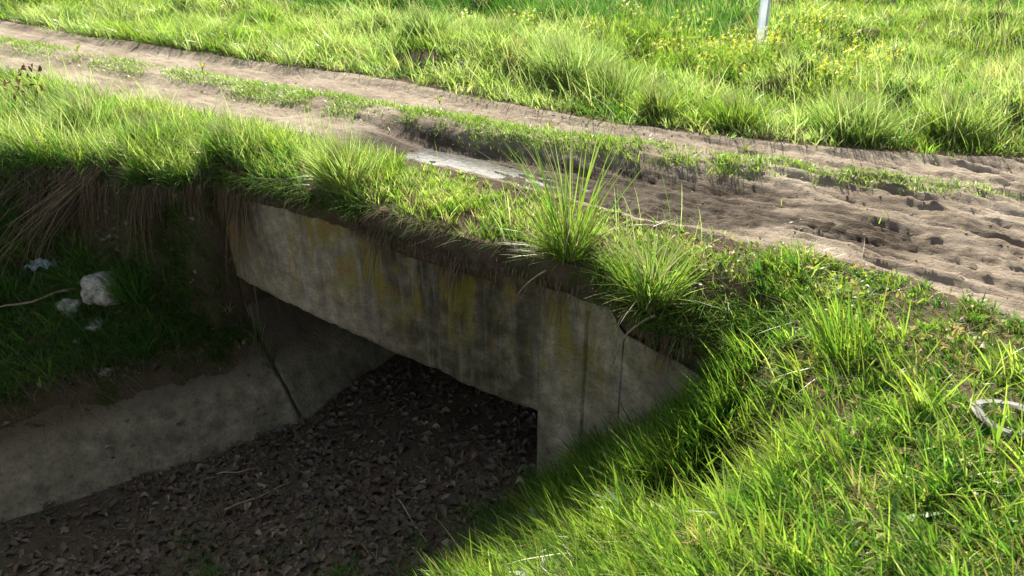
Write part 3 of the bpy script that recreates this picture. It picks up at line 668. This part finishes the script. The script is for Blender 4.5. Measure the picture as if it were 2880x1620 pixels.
# ------------------------------------------------------------------ leaf litter
def leaf_batch(P, size, tilt, col, asp=.62, curl=.5, fine=False):
    """curled oval leaves, a small grid each"""
    n = len(P); u = np.array([-1, 0, 1.])
    v = np.array([-1, -.75, -.3, .2, .7, 1.]) if fine else np.array([-1, -.4, .3, 1.])
    wv = np.array([.04, .62, 1, .95, .55, .03]) if fine else np.array([.35, 1, .85, .08]); m = len(v)
    U, Vv = np.meshgrid(u, v, indexing='ij')
    X = (U * wv[None, :])[None] * size[:, None, None] * asp * .5 * rng.uniform(.75, 1.2, (n, 3, m))
    Y = Vv[None] * size[:, None, None] * .5
    X = X + (Vv[None] ** 2) * size[:, None, None] * rng.normal(0, .15, (n, 1, 1))
    ck = rng.uniform(-curl, curl * 1.6, n)[:, None, None]; cl = rng.uniform(-curl, curl, n)[:, None, None]
    Zl = size[:, None, None] * (ck * .35 * (U * wv[None, :])[None] ** 2 + cl * .30 * Vv[None] ** 2) + rng.normal(0, .03, (n, 3, m)) * size[:, None, None]
    L = np.stack([X, Y, Zl], -1).reshape(n, 3 * m, 3)
    a = rng.uniform(0, 6.283, n); b = rng.normal(0, tilt, n); c = rng.normal(0, tilt, n)
    ca, sa, cb, sb, cc, sc_ = np.cos(a), np.sin(a), np.cos(b), np.sin(b), np.cos(c), np.sin(c)
    Rz = np.zeros((n, 3, 3)); Rz[:, 0, 0] = ca; Rz[:, 0, 1] = -sa; Rz[:, 1, 0] = sa; Rz[:, 1, 1] = ca; Rz[:, 2, 2] = 1
    Rx = np.zeros((n, 3, 3)); Rx[:, 0, 0] = 1; Rx[:, 1, 1] = cb; Rx[:, 1, 2] = -sb; Rx[:, 2, 1] = sb; Rx[:, 2, 2] = cb
    Ry = np.zeros((n, 3, 3)); Ry[:, 1, 1] = 1; Ry[:, 0, 0] = cc; Ry[:, 0, 2] = sc_; Ry[:, 2, 0] = -sc_; Ry[:, 2, 2] = cc
    W = np.einsum('nij,nkj->nki', Rz @ Rx @ Ry, L) + P[:, None]
    q = np.array([(i * m + j, i * m + j + 1, (i + 1) * m + j + 1, (i + 1) * m + j) for i in range(2) for j in range(m - 1)]).ravel()
    loops = ((np.arange(n) * 3 * m)[:, None] + q).ravel(); st = np.arange(n * 2 * (m - 1)) * 4
    return W.reshape(-1, 3), loops, st, np.repeat(col[:, None], 3 * m, 1).reshape(-1, 3)
LITTER = [(.115, .086, .054), (.142, .108, .070), (.125, .095, .060), (.098, .074, .048), (.165, .13, .088), (.135, .094, .056)]
LITTER2 = [(.28, .22, .145), (.34, .28, .19), (.22, .15, .085)]
n = 30000
s = rng.uniform(-3.6, .35, n); t = rng.uniform(-3.4, 3.2, n)
d = s_left(t) - s
k = (d < .07 + .12 * fbm(t * 2.5, s * 2, 3, 171)) & ((t < 0) | (s < 0)) & (rng.random(n) < np.where(s > -.2, .35, 1) * (.35 + .65 * sm(.3, .5, clump(s, t, 1.8, 183))))
s, t = s[k], t[k]; z = lower(s, t); P = np.stack([s, t, z + rng.uniform(0, .012, len(s))], 1)
k = in_view(P, 60) | (P[:, 1] > 0); P = P[k]
lb = Batch(); cl_ = pick(len(P), LITTER); kk = rng.random(len(P)) < .015 + .07 * sm(.4, .65, clump(P[:, 0], P[:, 1], 1.6, 181)); cl_[kk] = pick(kk.sum(), LITTER2)
lb.add(*leaf_batch(P, .018 + .085 * rng.random(len(P)) ** 1.8, .15, cl_, .6, 1.0, fine=True))
n = 34000; q_ = np.stack([rng.uniform(-3.5, .1, n), rng.uniform(-3.2, 2.5, n), np.zeros(n)], 1); q_ = q_[(s_left(q_[:, 1]) - q_[:, 0] < .1) & (rng.random(n) < .2 + .8 * sm(.4, .7, clump(q_[:, 0], q_[:, 1], 1.5, 187)))]; n = len(q_); q_[:, 2] = lower(q_[:, 0], q_[:, 1]) + .012
lb.add(*blade_mesh(q_, rng.uniform(.04, .16, n), np.full(n, .003), rng.uniform(0, 6.28, n), rng.uniform(1.25, 1.55, n), rng.uniform(0, .25, n), rng.uniform(0, 6.28, n), pick(n, STRAW + LITTER + LITTER)))
# leaves blown on the slabs and the slope
n = 22000; s = rng.uniform(-5.2, -2.3, n); t = rng.uniform(-3, 0, n); d = s_left(t) - s
k = (d > .05) & (t < t_edge(s) - .05) & (rng.random(n) < np.where(d < .4, (.012 + .4 * sm(.28, .42, d)) * .6, .8)); s, t, d = s[k], t[k], d[k]
z = np.where(d < .38, -2.29 + 1.82 * d, lower(s, t)); P = np.stack([s, t, z + .012], 1)
lb.add(*leaf_batch(P, rng.uniform(.03, .07, len(P)), .6, pick(len(P), LITTER + LITTER2), .6, .7, fine=True))
q_ = P[rng.integers(0, len(P), 100)]
tag(lb.build("leaf_litter", M_LITTER), "brown dead leaves carpeting the ditch floor", "leaf litter", kind="stuff")
# broad ground-cover leaves among near bank grass
P = scatter(30000, (.5, 4.3, -3.2, .7), lambda s, t: bank_d(s, t) * sm(.45, .7, clump(s, t, 2.0, 173)) * (t < .6))
P = P + np.stack([0 * P[:, 0], 0 * P[:, 0], rng.uniform(.01, .09, len(P))], 1)
wb_ = Batch(); wb_.add(*leaf_batch(P, rng.uniform(.012, .042, len(P)), .7, pick(len(P), FRESH + YELLOW + DEEP + PALE[3:]), .6, .5))
P = scatter(3500, (.5, 4.3, -3.2, .7), bank_d); P[:, 2] += .02 + .05 * rng.random(len(P)); wb_.add(*leaf_batch(P, rng.uniform(.02, .06, len(P)), .6, pick(len(P), STRAW), .4, .8))
P = scatter(9000, (-10, 3, 2.4, 6), lambda s, t: field_d(s, t) * sm(.5, .7, clump(s, t, 1.2, 175)) * .8)
P = P + np.stack([0 * P[:, 0], 0 * P[:, 0], rng.uniform(.02, .2, len(P))], 1)
wb_.add(*leaf_batch(P, rng.uniform(.02, .05, len(P)), .7, pick(len(P), FRESH + YELLOW), .6, .5))
tag(wb_.build("clover_leaves", M_LEAF), "small broad leaves mixed into the grass of the banks", "ground cover", kind="stuff")

# loose clods of dry mud thrown up beside the ruts
import bmesh
_b = bmesh.new(); bmesh.ops.create_icosphere(_b, subdivisions=1, radius=1); ICV = np.array([v.co[:] for v in _b.verts]); ICF = np.array([[v.index for v in f.verts] for f in _b.faces]); _b.free()
def lumps(P, size, name, mat, label):
    n = len(P); m = len(ICV)
    V = ICV[None] * size[:, None, None] * rng.uniform(.6, 1.3, (n, 1, 3)) * (1 + .22 * rng.normal(0, 1, (n, m, 1))); V[..., 2] *= .5
    V = V + P[:, None]; F = (np.arange(n) * m)[:, None, None] + ICF[None]
    me = mesh_np(name, V.reshape(-1, 3), F.reshape(-1), np.arange(n * len(ICF)) * 3, True); o = link(name, me, mat); return tag(o, label, None, kind="stuff")
n = 26000; s = rng.uniform(-5, 4.6, n); t = rng.uniform(.3, 3.6, n)
k = (t > t_near(s) - .02) & (t < t_far(s)) & (rng.random(n) < .03 + .3 * sm(.5, .72, clump(s, t, 3.4, 191)) * sm(-2.5, 0, s) + .35 * np.exp(-((t - t_mid(s) + .25) / .08) ** 2) * sm(-2.5, -1, s))
s, t = s[k], t[k]; P = np.stack([s, t, upper(s, t)], 1); P = P[in_view(P)]
lumps(P, .003 + .010 * rng.random(len(P)) ** 3, "mud_clods", M_ROAD, "loose crumbs of dry mud on the rutted track")

# ------------------------------------------------------------------ individual plants
def tussock(name, label, s, t, h, r, n, pal, dry=.25, spread=.55, group=None, w=.006, z=None, wind=.25, fuzz=0, category="grass clump", low=None, rb=.55):
    zz = float(surf(np.array(s), np.array(t))) if z is None else z
    e = thing(name, label, category, (s, t, zz), group)
    def fan(n, h, pal, leanm, nm, mat, w):
        a = rng.uniform(0, 6.283, n); rr = r * rb * np.sqrt(rng.random(n))
        P = np.stack([rr * np.cos(a), rr * np.sin(a), np.full(n, -.03)], 1)
        az = np.where(rng.random(n) < wind, AZ_LEFT + rng.normal(0, .6, n), a + rng.normal(0, .5, n))
        b = Batch(); L = h * rng.uniform(.45, 1.08, n)
        b.add(*blade_mesh(P, L, w * rng.uniform(.6, 1.3, n), az, np.abs(rng.normal(leanm, leanm * .55, n)), np.where(rng.random(n) < .10, rng.uniform(.4, .7, n), rng.uniform(0, .35, n)), rng.uniform(0, 6.283, n), pick(n, pal), (0, .3, .6, .85, 1)))
        b.build(nm, mat, e)
    fan(n, h, pal, spread, "green_blades", M_GRASS, w)
    if low: fan(low[0], low[1], pal, low[2], "base_blades", M_GRASS, w * .75)
    if dry: fan(int(n * dry), h * .55, STRAW + BROWN[:2], spread * 1.9, "dry_blades", M_DRY, w * .8)
    if fuzz:
        m = fuzz; a = rng.uniform(0, 6.283, m); P = np.zeros((m, 3)); b = Batch()
        b.add(*blade_mesh(P, h * rng.uniform(.85, 1.2, m), np.full(m, w * .8), np.where(rng.random(m) < .5, AZ_LEFT + rng.normal(0, .4, m), a), np.abs(rng.normal(spread * .8, .15, m)), rng.uniform(.05, .3, m), rng.uniform(0, 6.28, m), pick(m, PALE), (0, .3, .6, .85, 1)))
        b.build("seed_stalks", M_DRY, e)
    return e
tussock("grass_tussock", "tallest spiky green grass tussock standing on the brink above the headwall pier", .13, .10, .84, .17, 85, YELLOW + FRESH, .9, .19, w=.0085, fuzz=16, wind=.25, rb=.6, low=(420, .36, .55))
tussock("grass_tussock", "low spreading grass tussock right of the tallest one above the wing wall", .70, .02, .45, .22, 420, PALE[:2] + YELLOW + FRESH, .45, .36, w=.0062, fuzz=60, z=-.13, wind=.35, low=(200, .25, .8))
far_t = [  # s, t, height, radius, n, palette, label
    (-1.75, 3.55, .60, .55, 1900, PALE + FRESH[:1], "big pale silvery tussock bulging over the far track edge at centre"),
    (-1.2, 3.4, .50, .46, 1500, PALE + STRAW[:1] + FRESH, "pale straw tipped tussock just right of the big silvery one"),
    (-.55, 2.95, .30, .26, 700, FRESH + YELLOW + STRAW[:1], "small reddish based tussock at the far track edge"),
    (.15, 3.1, .36, .38, 1000, YELLOW + FRESH, "yellow green rounded tussock across the track from the tallest one"),
    (1.05, 3.35, .44, .42, 1300, PALE + FRESH, "greyish green tussock beyond the far rut below the white post"),
    (1.75, 3.75, .42, .42, 1300, PALE + YELLOW, "pale tussock between the greyish one and the large right hand one"),
    (2.85, 4.35, .80, .62, 2400, FRESH + PALE, "large arching dark based tussock at the right edge of the view"),
    (3.35, 3.95, .55, .5, 1800, DEEP + FRESH, "dark green tussock lowest at the right edge"),
    (-2.9, 4.05, .42, .35, 900, DEEP + FRESH, "dark green leafy tussock left of the big silvery one"),
    (-3.9, 3.9, .42, .34, 900, DEEP + PALE, "upright dark tussock behind the bare patch of the verge"),
]
for (a, b, h, r, n, pal, lab) in far_t:
    tussock("grass_tussock", lab, a, b, h, r, n, pal, .25, .36, group="tussocks beyond the track", w=.007, wind=.5, fuzz=130, low=(n, h * .6, .75))
tussock("grass_tussock", "pale feathery tussock hiding the foot of the white post", -.38, 5.55, .48, .4, 900, PALE + YELLOW, .2, .4, w=.009, fuzz=90, wind=.4, low=(500, .3, .7))
left_t = [(-4.55, .0, .42, .3, 1000, PALE + FRESH, "tall pale swept tussock on the left shoulder of the brink"),
          (-3.7, .05, .34, .3, 900, FRESH + DEEP, "bright green tussock on the brink left of the hanging roots"),
          (-2.95, .2, .32, .24, 700, FRESH + DEEP, "dark green tussock right above the hanging roots"),
          (-1.75, .22, .38, .26, 900, PALE + YELLOW, "pale fan shaped tussock on the brink left of the puddle")]
for (a, b, h, r, n, pal, lab) in left_t:
    tussock("grass_tussock", lab, a, b, h, r, n, pal, .25, .36, group="tussocks on the brink", w=.006, wind=.5, fuzz=110, low=(n, h * .6, .7))
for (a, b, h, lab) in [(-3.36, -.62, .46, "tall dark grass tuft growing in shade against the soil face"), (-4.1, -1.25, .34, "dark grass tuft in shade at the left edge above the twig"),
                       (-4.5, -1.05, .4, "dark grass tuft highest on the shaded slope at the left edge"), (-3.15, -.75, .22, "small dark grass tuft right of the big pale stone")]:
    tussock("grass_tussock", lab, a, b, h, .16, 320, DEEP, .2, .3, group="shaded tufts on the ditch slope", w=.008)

# ------------------------------------------------------------------ tubes, stones, litter objects
def tube(name, pts, rad, mat, parent=None, seg=7, closed=False):
    pts = [Vector(p) for p in pts]; n = len(pts); rads = rad if hasattr(rad, '__len__') else [rad] * n
    V = []; prev = None
    for i, p in enumerate(pts):
        a = pts[(i - 1) % n] if (i or closed) else p; b = pts[(i + 1) % n] if (i < n - 1 or closed) else p
        d = (b - a).normalized(); x = d.cross(Vector((0, 0, 1)) if abs(d.z) < .9 else Vector((1, 0, 0))).normalized()
        if prev is not None and x.dot(prev) < 0: x = -x
        prev = x; y = d.cross(x)
        V += [p + (x * math.cos(6.2832 * k / seg) + y * math.sin(6.2832 * k / seg)) * rads[i] for k in range(seg)]
    Q = [(i * seg + k, i * seg + (k + 1) % seg, ((i + 1) % n) * seg + (k + 1) % seg, ((i + 1) % n) * seg + k) for i in range(n if closed else n - 1) for k in range(seg)]
    F = [list(q) for q in Q]
    if not closed: F += [list(range(seg))[::-1], [(n - 1) * seg + k for k in range(seg)]]
    me = bpy.data.meshes.new(name); me.from_pydata([tuple(v) for v in V], [], F)
    me.polygons.foreach_set("use_smooth", [True] * len(me.polygons)); me.update()
    return link(name, me, mat, parent)
def lumpy(name, label, loc, size, seed, mat=M_STONE, group=None, cat="stone"):
    import bmesh
    bm = bmesh.new(); bmesh.ops.create_icosphere(bm, subdivisions=4, radius=1)
    r = np.random.default_rng(seed); pl = [(Vector(r.normal(0, 1, 3)).normalized(), r.uniform(.55, .85)) for _ in range(14)]
    from mathutils import noise
    for v in bm.verts:
        p = v.co.copy()
        for nn_, dd in pl:
            k = p.dot(nn_) - dd
            if k > 0: p -= nn_ * k * .9
        p *= 1 + .16 * noise.noise(v.co * 2.3 + Vector((seed, 0, 0))) + .07 * noise.noise(v.co * 7 + Vector((0, seed, 0)))
        v.co = Vector((p.x * size[0], p.y * size[1], p.z * size[2]))
    me = bpy.data.meshes.new(name); bm.to_mesh(me); bm.free()
    o = link(name, me, mat); o.location = loc; o.rotation_euler = (r.uniform(-.3, .3), r.uniform(-.3, .3), r.uniform(0, 6))
    return tag(o, label, cat, group)
def on(s, t, dz=0): return (s, t, float(surf(np.array(float(s)), np.array(float(t)))) + dz)
G = "pale stones on the shaded slope"
lumpy("stone", "largest pale stone lying on the shaded ditch slope", on(-3.58, -.73, .03), (.19, .15, .18), 3, group=G)
lumpy("stone", "pale stone left of and below the largest one, at the twig end", on(-3.70, -.98, .01), (.12, .09, .10), 5, group=G)
lumpy("stone", "pale stone directly below the largest one", on(-3.52, -.93, .01), (.11, .08, .08), 8, group=G)
lumpy("stone", "small pale stone furthest down the shaded slope", on(-3.24, -1.08, .0), (.06, .05, .05), 11, group=G)

for (a, b, q_, lab) in [(-3.52, -1.1, .05, "small pale stone touching the lowest left of the three larger stones"), (-3.3, -1.12, .035, "little pale chip just left of the furthest down stone"), (-3.75, -.82, .045, "small pale stone squeezed between the largest stone and the twig end"), (-3.05, -1.3, .035, "tiny pale chip at the upper edge of the sloping slab")]:
    lumpy("stone", lab, on(a, b, .01), (q_, q_ * .8, q_ * .8), int(a * -100), group=G)
P0 = on(-3.74, -.89, .06); P1 = on(-3.94, -1.31, .12)
tube("dead_twig", [np.array(P0) + (np.array(P1) - np.array(P0)) * f + np.array([0, 0, .015 * math.sin(f * 7)]) for f in np.linspace(-.1, 1.4, 9)], np.linspace(.012, .006, 9), M_TWIG)["label"] = "straight bleached twig leaning on the shaded slope beside the pale stones"
tag(bpy.data.objects["dead_twig"], None, "twig")

# white marker post in the field
post = thing("marker_post", "leaning white post standing in the meadow grass beyond the track", "post", (-.59, 6.0, 0))
zg = float(surf(np.array(-.59), np.array(6.0))); post.location.z = zg; post.rotation_euler = (0, R(-1), 0)
import bmesh
def prism(name, sz, mat, parent, bev=.01, loc=(0, 0, 0)):
    bm = bmesh.new(); bmesh.ops.create_cube(bm, size=1)
    for v in bm.verts: v.co = Vector((v.co.x * sz[0], v.co.y * sz[1], v.co.z * sz[2])) + Vector(loc)
    bmesh.ops.bevel(bm, geom=bm.edges[:], offset=bev, segments=2, affect='EDGES', profile=.5)
    me = bpy.data.meshes.new(name); bm.to_mesh(me); bm.free(); return link(name, me, mat, parent)
bm = bmesh.new(); bmesh.ops.create_cube(bm, size=1)
for v in bm.verts: v.co = Vector((v.co.x * .095, v.co.y * .006 + .0445, v.co.z * 1.7 + .66))
for sg in (-1, 1):
    g_ = bmesh.ops.create_cube(bm, size=1)["verts"]
    for v in g_: v.co = Vector((v.co.x * .006 + sg * .0445, v.co.y * .08, v.co.z * 1.7 + .66))
me = bpy.data.meshes.new("shaft"); bm.to_mesh(me); bm.free(); link("shaft", me, M_WHITE, post)
prism("cap", (.12, .12, .03), M_WHITE, post, .008, (0, 0, 1.518))

# grey ring lying in the near grass
rp = np.array(on(2.43, -.53, .065))
rg = [rp + np.array([.155 * math.cos(a), .155 * math.sin(a), .012 * math.sin(a * 2 + 1)]) for a in np.linspace(0, 6.2832, 49)[:-1]]
def flat_ring(name, c, r0, r1, th, mat):
    n = 64; V = []; 
    for k in range(n):
        a = 6.2832 * k / n; wz = .010 * math.sin(2 * a + .6)
        for (rr, z) in ((r0, 0), (r0 + .008, th), (r1 - .008, th), (r1, 0)): V.append((c[0] + rr * math.cos(a), c[1] + rr * math.sin(a), c[2] + z + wz))
    F = [(k * 4 + j, ((k + 1) % n) * 4 + j, ((k + 1) % n) * 4 + (j + 1) % 4, k * 4 + (j + 1) % 4) for k in range(n) for j in range(4)]
    me = bpy.data.meshes.new(name); me.from_pydata(V, [], F); me.update(); return link(name, me, mat)
tag(flat_ring("plastic_ring", rp, .082, .122, .008, M_RING), "flat grey ring lying in the sunlit near grass at the right edge", "ring")

# crushed bottle in the hollow
def lathe(name, prof, mat, parent, seg=18, squash=1.0):
    V = [(r * math.cos(6.2832 * k / seg), r * math.sin(6.2832 * k / seg) * squash, z) for (r, z) in prof for k in range(seg)]
    F = [(i * seg + k, i * seg + (k + 1) % seg, (i + 1) * seg + (k + 1) % seg, (i + 1) * seg + k) for i in range(len(prof) - 1) for k in range(seg)]
    F += [tuple(range(seg))[::-1], tuple((len(prof) - 1) * seg + k for k in range(seg))]
    me = bpy.data.meshes.new(name); me.from_pydata(V, [], F); me.polygons.foreach_set("use_smooth", [True] * len(me.polygons)); me.update(); return link(name, me, mat, parent)
bt = thing("plastic_bottle", "crushed greenish clear bottle lying in the dark hollow of the near bank", "bottle", on(1.40, -.62, .06))
bt.rotation_euler = (R(96), 0, R(118))
lathe("bottle_body", [(.02, 0), (.036, .004), (.038, .02), (.034, .05), (.038, .08), (.033, .12), (.038, .16), (.034, .19), (.022, .22), (.013, .235), (.013, .25)], M_BOTTLE, bt, 18, .75)
lathe("bottle_cap", [(.015, .25), (.016, .252), (.016, .268), (.013, .271)], M_LID, bt, 14)

# crumpled bags
def crumple(name, label, loc, sx_, sy_, seed, rz, mat=M_BAG):
    n = 26; u = np.linspace(-1, 1, n); U, W_ = np.meshgrid(u, u, indexing='ij')
    hgt = .05 * fbm(U * 2.2, W_ * 2.2, 4, seed) + .03 * np.abs(fbm(U * 5, W_ * 5, 3, seed + 2)) + .03 * (1 - np.maximum(np.abs(U), np.abs(W_)) ** 2)
    x = U * sx_ * (1 + .2 * fbm(W_ * 2, U * 0, 2, seed)); y = W_ * sy_ * (1 + .25 * fbm(U * 2, W_ * 0, 2, seed + 1))
    o = quads_obj(name, np.stack([x, y, hgt], -1).reshape(-1, 3), grid_faces(n, n)[:, ::-1], mat); o.location = loc; o.rotation_euler = (0, 0, rz)
    so_ = o.modifiers.new("thickness", 'SOLIDIFY'); so_.thickness = .002
    return tag(o, label, "plastic scrap")
crumple("plastic_sheet", "crumpled greenish clear sheet among dark grass at the foot of the near bank", on(.52, -.72, .05), .12, .06, 5, .3)
crumple("plastic_sheet", "pale blue crumpled sheet half hidden in shaded grass at the left edge", on(-4.03, -.96, .07), .11, .05, 9, .9)

# curved dead stems hanging from the low tussock
def arc(p0, p1, p2, n=10):
    p0, p1, p2 = map(np.array, (p0, p1, p2)); f = np.linspace(0, 1, n)[:, None]; return p0 * (1 - f) ** 2 + 2 * p1 * f * (1 - f) + p2 * f ** 2
ds = thing("bleached_twigs", "two bleached curved stems hanging over the wing wall beneath the low tussock", "twigs", (.66, -.06, -.2))
tube("twig", arc((.12, -.02, .02), (-.06, -.08, -.10), (-.07, -.10, -.32)), np.linspace(.007, .004, 10), M_TWIG, ds)
tube("twig", arc((.02, -.04, .03), (-.10, -.08, .02), (-.06, -.10, -.22)), np.linspace(.005, .003, 10), M_TWIG, ds)
d2 = tag(tube("bleached_twig", arc((.06, -.03, -.12), (-.03, -.12, -.18), (-.09, -.12, -.30)), np.linspace(.006, .003, 10), M_TWIG), "short bleached stem hanging from the base of the tallest tussock", "twig")
# dead branch on the left shoulder
db = thing("dead_branch", "pale forked dead branch over the brown thatch at the left edge", "branch", on(-4.9, -.95, .12))
tube("limb", arc((-.9, -.35, -.05), (-.3, -.15, .15), (.35, .15, .0), 12), np.linspace(.011, .005, 12), M_TWIG, db)
tube("limb", arc((-.2, -.08, .06), (-.1, .1, .12), (-.05, .3, .12), 8), np.linspace(.006, .003, 8), M_TWIG, db)
# twigs in the litter
for (a, b, l, az, lab) in [(-1.95, -1.15, .5, 1.1, "thin pale twig standing out of the leaf litter"), (-.75, -.6, .55, -.5, "thin straight twig lying on dark litter before the pier"), (-2.35, -.9, .3, .6, "short twig at the foot of the sloping slab")]:
    p = np.array(on(a, b, .05)); q_ = p + np.array([l * math.cos(az), l * math.sin(az), .04])
    tag(tube("litter_twig", [p + (q_ - p) * f + np.array([0, 0, .01 * math.sin(9 * f)]) for f in np.linspace(0, 1, 7)], np.linspace(.006, .003, 7), M_TWIG), lab, "twig", "twigs in the leaf litter")

# yellow flowering weeds
def flower_plant(seed, h):
    r = np.random.default_rng(seed); e = thing("flowering_weed", "slender yellow flowering weed standing in the meadow beyond the track", "flowering weed", (0, 0, 0), "yellow flowering weeds in the meadow")
    b = Batch(); n = 9; P = r.normal(0, .03, (n, 3)); P[:, 2] = 0; az = r.uniform(0, 6.28, n); L = h * r.uniform(.7, 1.05, n); ln = r.uniform(.05, .35, n)
    b.add(*blade_mesh(P, L, np.full(n, .008), az, ln, np.zeros(n), r.uniform(0, 6, n), pick(n, YELLOW), (0, .5, .9, 1)))
    m = 40; k = r.integers(0, n, m); f = r.uniform(.2, .8, m)
    tips = P[k] + np.concatenate([unit(az[k]) * (L[k] * f * np.sin(ln[k]))[:, None], (L[k] * f * np.cos(ln[k]))[:, None]], 1)
    b.add(*leaf_batch(tips + r.normal(0, .012, tips.shape), r.uniform(.02, .05, m), .9, pick(m, FRESH + YELLOW), .4))
    b.build("stems", M_GRASS, e)
    for i in range(n):
        tip = P[i] + np.array([*(unit(az[i]) * L[i] * math.sin(ln[i])), L[i] * math.cos(ln[i])])
        V = [tuple(tip)]; F = []
        for j in range(9):                                     # petals joined at the head's centre
            a = r.normal(0, 1, 3); a /= np.linalg.norm(a); c_ = np.cross(a, (0, 0, 1.)) * .006; q_ = tip + a * r.uniform(.018, .036)
            V += [tuple(q_ + c_), tuple(q_ - c_)]; F.append((0, 1 + 2 * j, 2 + 2 * j))
        me = bpy.data.meshes.new("flower_head"); me.from_pydata(V, [], F); ca_ = me.attributes.new("Col", 'FLOAT_COLOR', 'POINT')
        ca_.data.foreach_set("color", np.tile(np.array([.72, .68, .05, 1.]), len(V))); link("flower_head", me, M_LEAF, e)
    return e
protos = [flower_plant(200 + i, hh) for i, hh in enumerate((.5, .42, .56))]
fr_ = random.Random(4); k = 0
for cs, ct, rs, rt, cnt in ((-.8, 5.0, 1.1, .7, 26), (.6, 4.6, .7, .6, 9), (-.2, 6.6, .5, .5, 6), (-3.4, 5.2, 1.2, .7, 5)):
    for _ in range(cnt):
        a, b = fr_.gauss(cs, rs * .6), fr_.gauss(ct, rt * .6)
        src = protos[k % 3]
        if k < 3: o = src
        else:
            o = src.copy(); COL.objects.link(o)
            for ch in src.children:
                c = ch.copy(); COL.objects.link(c); c.parent = o
        o.location = on(a, b); o.rotation_euler = (0, 0, fr_.uniform(0, 6)); sc = fr_.uniform(.75, 1.1); o.scale = (sc, sc, sc); k += 1

# broadleaf weeds: rosettes on the near bank, little weeds on the track
def rosette(name, label, cat, loc, n, L, W, col, group=None, tilt=(.5, 1.2)):
    e = thing(name, label, cat, loc, group); b = Batch(); az = rng.uniform(0, 6.28, n)
    b.add(*blade_mesh(np.zeros((n, 3)), L * rng.uniform(.6, 1.1, n), W * rng.uniform(.7, 1.2, n), az, rng.uniform(*tilt, n), rng.uniform(.1, .5, n), az + np.pi / 2, pick(n, col), (0, .25, .55, .8, 1)))
    b.build("leaves", M_LEAF, e)
    return e
SILV = [(.14, .19, .10), (.18, .23, .14)]
for (a, b, lab) in [(1.55, -.33, "silvery broad leaved weed above the dark hollow of the near bank"), (1.12, -1.05, "broad leaved weed in shade below the dark hollow"), (.95, -1.5, "low silvery weed at the lower left of the near bank"), (2.15, -1.35, "broad leaved weed amid the sunlit near bank grass")]:
    rosette("broadleaf_weed", lab, "weed", on(a, b, .02), 16, .17, .035, SILV + FRESH, "broad leaved weeds on the near bank")
for (a, b, h, lab) in [(-7.6, 1.75, .14, "wispy weed on the track nearest the left edge"), (-5.6, 2.0, .12, "wispy weed between the ruts in the far left track"), (-1.15, 2.05, .16, "pale spiky weed on the grass strip behind the tallest tussock"), (-2.55, 2.35, .10, "tiny weed in the far rut left of the puddle"), (.4, 2.55, .10, "tiny weed in the far rut right of the tallest tussock")]:
    rosette("track_weed", lab, "weed", on(a, b, 0), 22, h, .008, PALE, "weeds on the track", (.1, .7))
# withered dark weed at the top left
wd = thing("withered_weed", "withered weed with drooping dark brown leaves on the left shoulder", "weed", on(-5.35, -.05, .1))
b = Batch(); n = 10; az = rng.uniform(0, 6.28, n)
b.add(*blade_mesh(np.zeros((n, 3)) - [0, 0, .1], np.full(n, .5), np.full(n, .008), az, rng.uniform(.1, .7, n), np.full(n, .15), rng.uniform(0, 6, n), pick(n, BROWN))); b.build("stems", M_DRY, wd)
b = Batch(); m = 32; P = np.stack([rng.normal(0, .13, m), rng.normal(0, .10, m), rng.uniform(.12, .38, m)], 1)
b.add(*leaf_batch(P, rng.uniform(.04, .08, m), 1.3, pick(m, [(.10, .055, .035), (.15, .085, .05)]), .35, .8)); b.build("leaves", M_DRY, wd)
